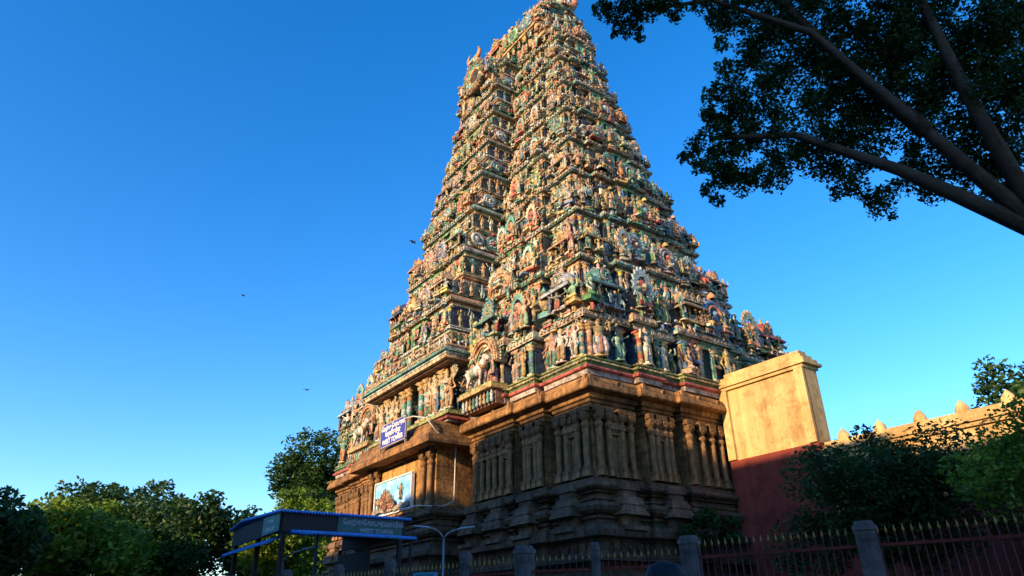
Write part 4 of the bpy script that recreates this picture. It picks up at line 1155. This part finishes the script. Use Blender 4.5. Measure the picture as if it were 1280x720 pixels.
tree(15.5,3.0,8.0,3.0,'dark tree in front of the right part of the compound wall',leaf_lit,42000,.13,12)
# low plants in front of the base
def shrub(x,y,z,r,label,n,size,seed):
    rg=random.Random(seed); t=empty('garden_shrub',(x,y,z),label,'shrub','shrubs at the foot of the tower')
    m=M()
    ends=subclumps((0,0,r*1.1),r*.9,12,rg)
    for e in ends: tube(m,[(0,0,0),(e[0]*.4,e[1]*.4,e[2]*.6),e[:3]],[.03,.02,.01],W1,5)
    build('stem',m,bark,t); m=M(); leafmass(m,ends,n,size,seed); build('foliage',m,leaf_dark,t)
shrub(1.6,4.6,3.3,1.15,'dark shrub growing on the plinth by the right side of the tower',3200,.16,21)
m=M(); 
shrub(-1.6,-11.9,.0,1.45,'dark bushy shrub under the lower awning of the kiosk',4200,.15,22)
shrub(1.3,-10.6,.0,1.35,'leafy shrub beside the awning post of the kiosk',3800,.15,23)
shrub(2.6,-9.2,.0,1.5,'tall dark shrub between the kiosk and the stone plinth',4200,.16,24)

# near neem tree on the right
nt_=empty('neem_tree',(17.5,-8.9,0),'large dark leafy tree whose branches hang into the sky at the upper right','tree')
def nl(p): return (p[0]-17.5,p[1]+8.9,p[2])
m=M()
tube(m,[nl(p) for p in ((17.5,-8.3,-.1),(17.7,-8.4,2.),(17.9,-8.6,4.),(18.0,-8.9,5.6))],[.32,.26,.22,.17],W1,12)
limbs=[[(18.0,-8.9,5.6),(17.4,-9.6,7.2),(16.9,-10.9,8.6),(16.3,-12.1,9.0),(15.6,-12.9,8.9)],
 [(18.0,-8.9,5.6),(17.0,-9.7,6.8),(16.2,-10.6,7.5),(15.5,-11.5,7.5)],
 [(17.9,-8.6,4.),(18.4,-8.6,6.0),(18.7,-8.8,8.6)],
 [(18.0,-8.9,5.6),(17.9,-9.4,7.6),(17.9,-10.0,9.6)],
 [(17.4,-9.6,7.2),(17.0,-10.2,8.2),(16.6,-11.3,9.6)]]
for l in limbs: tube(m,[nl(p) for p in l],[.12,.08,.05,.03,.015][:len(l)] ,W1,7)
rg=random.Random(3); tw=[]
build('trunk',m,bark,nt_)
CL=[]   # clumps: centre, radius
CL=[(15.42,-13.24,8.97,0.16),(15.48,-13.05,8.88,0.23),(15.55,-12.84,8.77,0.19),(15.53,-12.69,8.65,0.09),(15.68,-13.01,8.97,0.25),(15.82,-12.76,8.88,0.25),(16.02,-12.63,8.89,0.23),(15.98,-12.5,8.77,0.12),(16.22,-12.13,9.02,0.21),(16.24,-11.9,8.85,0.21),(16.11,-11.73,8.62,0.14),(16.34,-11.74,9.04,0.36),(15.33,-11.6,7.5,0.21),(15.24,-11.76,7.25,0.11),(15.32,-11.6,7.13,0.16),(15.79,-11.69,7.93,0.21),(15.63,-11.66,7.79,0.16),(15.63,-11.48,7.6,0.28),(15.4,-11.35,7.26,0.28),(15.22,-11.25,6.98,0.16),(15.19,-11.14,6.81,0.14),(16.07,-11.75,8.17,0.16),(15.95,-11.44,8.09,0.31),(15.73,-11.06,7.86,0.41),(15.5,-11.03,7.47,0.36),(15.45,-10.89,7.08,0.31),(15.43,-11.2,7.1,0.23),(16.21,-11.08,8.8,0.43),(16.47,-11.05,9.2,0.51),(16.14,-10.87,8.23,0.42),(15.99,-10.58,7.63,0.49),(15.77,-10.6,7.14,0.38),(16.52,-10.53,8.7,0.56),(16.36,-10.32,8.05,0.55),(16.21,-10.15,7.39,0.49),(16.85,-10.64,9.26,0.6),(17.02,-10.04,9.01,0.66),(16.86,-9.93,8.17,0.64),(16.71,-9.76,7.51,0.58),(17.36,-9.63,8.51,0.71),(17.18,-9.48,7.73,0.69),(17.78,-9.67,9.17,0.75),(17.95,-9.21,8.69,0.75),(17.77,-9.07,7.92,0.73),(17.6,-8.97,7.15,0.64),(17.13,-9.14,6.98,0.5),(18.29,-8.81,8.07,0.75),(18.06,-8.59,7.28,0.73),(18.68,-8.83,8.71,0.82),(17.83,-8.58,6.54,0.56),(16.37,-9.79,6.98,0.37),(16.57,-9.5,6.64,0.32),(16.64,-11.5,9.67,0.64),(17.35,-10.63,9.87,0.8),(16.23,-12.37,9.49,0.49),(15.89,-12.93,9.44,0.43),(18.11,-9.71,9.91,0.97)]
m=M(); cl=[]; tw=M()
for c in CL:
    c=(*nl(c[:3]),c[3]); cl.append((c[0],c[1],c[2],c[3]*.75))
    for s in subclumps(c[:3],c[3]*1.05,9,rg,(.16,.34),.9):
        cl.append(s); tube(tw,[c[:3],((c[0]+s[0])/2,(c[1]+s[1])/2,(c[2]+s[2])/2+.03),s[:3]],[.008,.006,.003],W1,4)
leafmass(m,cl,110000,.055,77,1.,.06)
build('crown',m,leaf_near,nt_); build('twig',tw,bark,nt_)

# ------------------------------------------------------------------ birds
def bird(x,y,z,s,rz,label):
    m=M()
    tube(m,[(-.22,0,0),(-.08,0,.0),(.08,0,.01),(.2,0,.03)],[.02,.06,.06,.03],W1,7,.8)
    tube(m,[(.19,0,.03),(.27,0,.03)],[.032,.006],W1,6)
    for e in (-1,1): 
        V=[(.08,0,.02),(-.06,0,.02),(-.1,e*.22,.10),(.06,e*.2,.11),(-.12,e*.45,.04),(-.02,e*.42,.05)]
        V=V+[(a_,b_,c_-.012) for a_,b_,c_ in V]
        m.add(V,[[0,1,2,3],[3,2,4,5],[6,9,8,7],[9,11,10,8],[0,3,9,6],[3,5,11,9],[1,7,8,2],[2,8,10,4],[4,10,11,5]],None,W1,False)
    V,Q_,T_,K_,a_,b_=m.done(); o=build('bird',(V*s,Q_,T_,K_,a_,b_),birdm); o.location=(x,y,z); o.rotation_euler=(.2,-.1,rz)
    tag(o,label,'bird','birds circling the tower')
birdm=m_plain('dark_feathers',(.03,.03,.035),.7)
def at(px,py,dist):
    f,pi_,ro,ya=863.6,.453,-.02,-.946
    return None
bird(-17.3,.5,25.3,.9,.5,'small dark bird in the open sky beside the middle of the tower')
bird(-29.8,-1.5,17.8,.8,2.0,'small dark bird low in the sky over the left trees')
bird(-26,-8,22.5,.6,1.0,'tiny bird highest in the open sky left of the tower')

# ------------------------------------------------------------------ passer-by (only the top of the head reaches the picture)
def person(x,y,h,rz,label):
    bm_v=[];bm_e=[];rad=[]
    def v(p,r): bm_v.append(p); rad.append(r); return len(bm_v)-1
    S=h/1.75
    pel=v((0,0,.95),.14); w=v((0,0,1.12),.125); ch=v((0,.01,1.32),.15); nk=v((0,0,1.48),.06); hb=v((0,-.01,1.57),.085); ht=v((0,0,1.67),.085)
    bm_e+=[(pel,w),(w,ch),(ch,nk),(nk,hb),(hb,ht)]
    for e in (-1,1):
        hp=v((e*.09,0,.90),.095); kn=v((e*.10,-.02,.50),.062); an=v((e*.10,0,.09),.042); to=v((e*.11,-.17,.035),.03)
        bm_e+=[(pel,hp),(hp,kn),(kn,an),(an,to)]
        sh=v((e*.19,0,1.40),.06); el=v((e*.25,.02,1.12),.042); wr=v((e*.25,-.06,.88),.03); pm=v((e*.25,-.09,.80),.028)
        bm_e+=[(ch,sh),(sh,el),(el,wr),(wr,pm)]
        for k in range(4):
            a_=v((e*.25,-.12+.024*k-.01,.76),.010); b_=v((e*.245,-.13+.024*k-.01,.70+abs(k-1.5)*.006),.008); bm_e+=[(pm,a_),(a_,b_)]
        a_=v((e*.23,-.125,.79),.011); b_=v((e*.22,-.145,.755),.009); bm_e+=[(pm,a_),(a_,b_)]
    me=bpy.data.meshes.new('person'); me.from_pydata([(a_*S,b_*S,c_*S) for a_,b_,c_ in bm_v],bm_e,[])
    o=bpy.data.objects.new('person',me); C.objects.link(o); o.location=(x,y,-.0); o.rotation_euler=(0,0,rz)
    sk=o.modifiers.new('skin','SKIN')
    for i,r_ in enumerate(rad): me.skin_vertices[0].data[i].radius=(r_*S,r_*S)
    me.skin_vertices[0].data[0].use_root=True
    sb=o.modifiers.new('sub','SUBSURF'); sb.levels=2; sb.render_levels=2
    me.materials.append(m_plain('dark_clothes',(.02,.025,.04),.8)); tag(o,label,'person')
    m=M(); lathe(m,[(.080,-.12),(.087,-.02),(.083,.05),(.062,.1),(.0,.122)],W1,14,c=(0,.01,1.66),sy=1.15)
    m.V=[np.vstack(m.V)*S] ; hr=build('hair',m,m_plain('black_hair',(.008,.008,.012),.6),o)
    m=M(); lathe(m,[(.02,-.11),(.062,-.075),(.078,0),(.075,.06)],W1,12,c=(0,-.035,1.60),sy=1.1)
    tube(m,[(0,-.115,1.62),(0,-.14,1.585)],[.009,.015],W1,6)
    for e in (-1,1): lathe(m,[(0,-.03),(.014,0),(0,.03)],W1,6,c=(e*.088,0,1.6))
    lathe(m,[(0,-.008),(.022,0),(0,.008)],W1,8,c=(0,-.12,1.55))
    m.V=[np.vstack(m.V)*S]; build('face',m,m_plain('brown_skin',(.22,.11,.06),.5),o)
person(17.55,-15.45,1.835,-.9+PI,'person in dark clothes walking past the fence, only the black hair of the head showing')

# ------------------------------------------------------------------ houses across the street (behind the viewer; their shade falls on the tower's base)
def house(x0,x1,y0,y1,h,label,col):
    cx,cy=(x0+x1)/2,(y0+y1)/2; hx,hy=(x1-x0)/2,(y1-y0)/2
    o=empty('street_house',(cx,cy,-.15),label,'house','houses across the street')
    m=M(); box(m,(0,0,h/2),(hx,hy,h/2),W1); build('wall',m,m_plain('house_plaster',col,.8,0,.2,.6),o)
    m=M()
    for sx,sy,lx,ly in ((0,hy-.1,hx,.1),(0,-hy+.1,hx,.1),(hx-.1,0,.1,hy-.2),(-hx+.1,0,.1,hy-.2)): box(m,(sx,sy,h+.45),(lx,ly,.45),W1)
    build('parapet',m,m_plain('parapet_plaster',tuple(c*.9 for c in col),.8),o)
    gl=m_plain('window_glass',(.05,.06,.07),.15)
    fm=m_plain('window_frame_paint',(.3,.2,.12),.6)
    for k in range(int(h/3.2)):
        n=max(1,int((x1-x0)/3))
        for i in range(n):
            wx_=-hx+(i+.5)*2*hx/n
            m=M(); box(m,(wx_,hy+.03,k*3.2+1.9),(.6,.03,.7),W1); w_=build('window',m,fm,o)
            m=M(); box(m,(wx_,hy+.065,k*3.2+1.9),(.52,.012,.62),W1); build('pane',m,gl,w_)
SHADE=[(-70,-34,-48,-36,12.5),(-33,-8,-50,-36,14.8),(-7.6,-3.0,-50,-35.5,16.0),(-2.6,14,-48,-35.5,18.9),(14.5,30,-50,-35.5,18.0),(30.5,48,-50,-36,16.5)]
hl_=['low cream house','long ochre house','pink house','tall white house','tall grey house','cream corner house']
hc=[(.55,.48,.36),(.5,.34,.16),(.5,.32,.27),(.62,.6,.55),(.35,.35,.34),(.55,.46,.30)]
for (x0,x1,y0,y1,h),l,c in zip(SHADE,hl_,hc): house(x0,x1,y0,y1,h,l+' facing the tower from across the street',c)

# ------------------------------------------------------------------ light, sky, camera
SUN_AZ=math.atan2(.15,-1.0)   # direction to the sun (x,y)
EL=math.radians(15.0)
sx,sy=.15/math.hypot(.15,1),-1/math.hypot(.15,1)
to=Vector((sx*math.cos(EL),sy*math.cos(EL),math.sin(EL)))
sd=bpy.data.lights.new('sun','SUN'); sd.energy=3.5; sd.angle=math.radians(.6); sd.color=(1,.68,.36)
so=bpy.data.objects.new('sun',sd); C.objects.link(so); so.rotation_euler=(-to).to_track_quat('-Z','Y').to_euler(); so.location=(0,-60,60)
w=bpy.data.worlds.new('World'); SC.world=w; w.use_nodes=True; nt=w.node_tree; bg=nt.nodes['Background']
sk=nt.nodes.new('ShaderNodeTexSky'); sk.sky_type='NISHITA'; sk.sun_disc=False; sk.sun_elevation=EL; sk.sun_rotation=math.atan2(sx,sy)
sk.air_density=1.0; sk.dust_density=.3; sk.ozone_density=3.0
hs=nt.nodes.new('ShaderNodeHueSaturation'); hs.inputs['Hue'].default_value=.508; hs.inputs['Saturation'].default_value=1.33; hs.inputs['Value'].default_value=1.0
nt.links.new(sk.outputs[0],hs.inputs['Color']); nt.links.new(hs.outputs[0],bg.inputs['Color']); bg.inputs['Strength'].default_value=.13
cam=bpy.data.cameras.new('camera'); co=bpy.data.objects.new('camera',cam); C.objects.link(co); SC.camera=co
cam.sensor_width=36; cam.lens=863.6/1280*36; cam.clip_end=4000; cam.clip_start=.05
pi_,ro,ya=.453,-.02,-.946
fw=Vector((math.sin(ya)*math.cos(pi_),math.cos(ya)*math.cos(pi_),math.sin(pi_))); rt0=Vector((math.cos(ya),-math.sin(ya),0)); up0=rt0.cross(fw)
r2=rt0*math.cos(ro)+up0*math.sin(ro); u2=-rt0*math.sin(ro)+up0*math.cos(ro)
Mx=Matrix.Identity(4)
for i in range(3): Mx[i][0]=r2[i]; Mx[i][1]=u2[i]; Mx[i][2]=-fw[i]
Mx[0][3],Mx[1][3],Mx[2][3]=20.06,-18.15,1.6
co.matrix_world=Mx
vs=SC.view_settings; vs.view_transform='Standard'; vs.look='None'; vs.gamma=1; vs.exposure=1.5; vs.use_curve_mapping=False
SC.cycles.max_bounces=5; SC.cycles.use_denoising=True
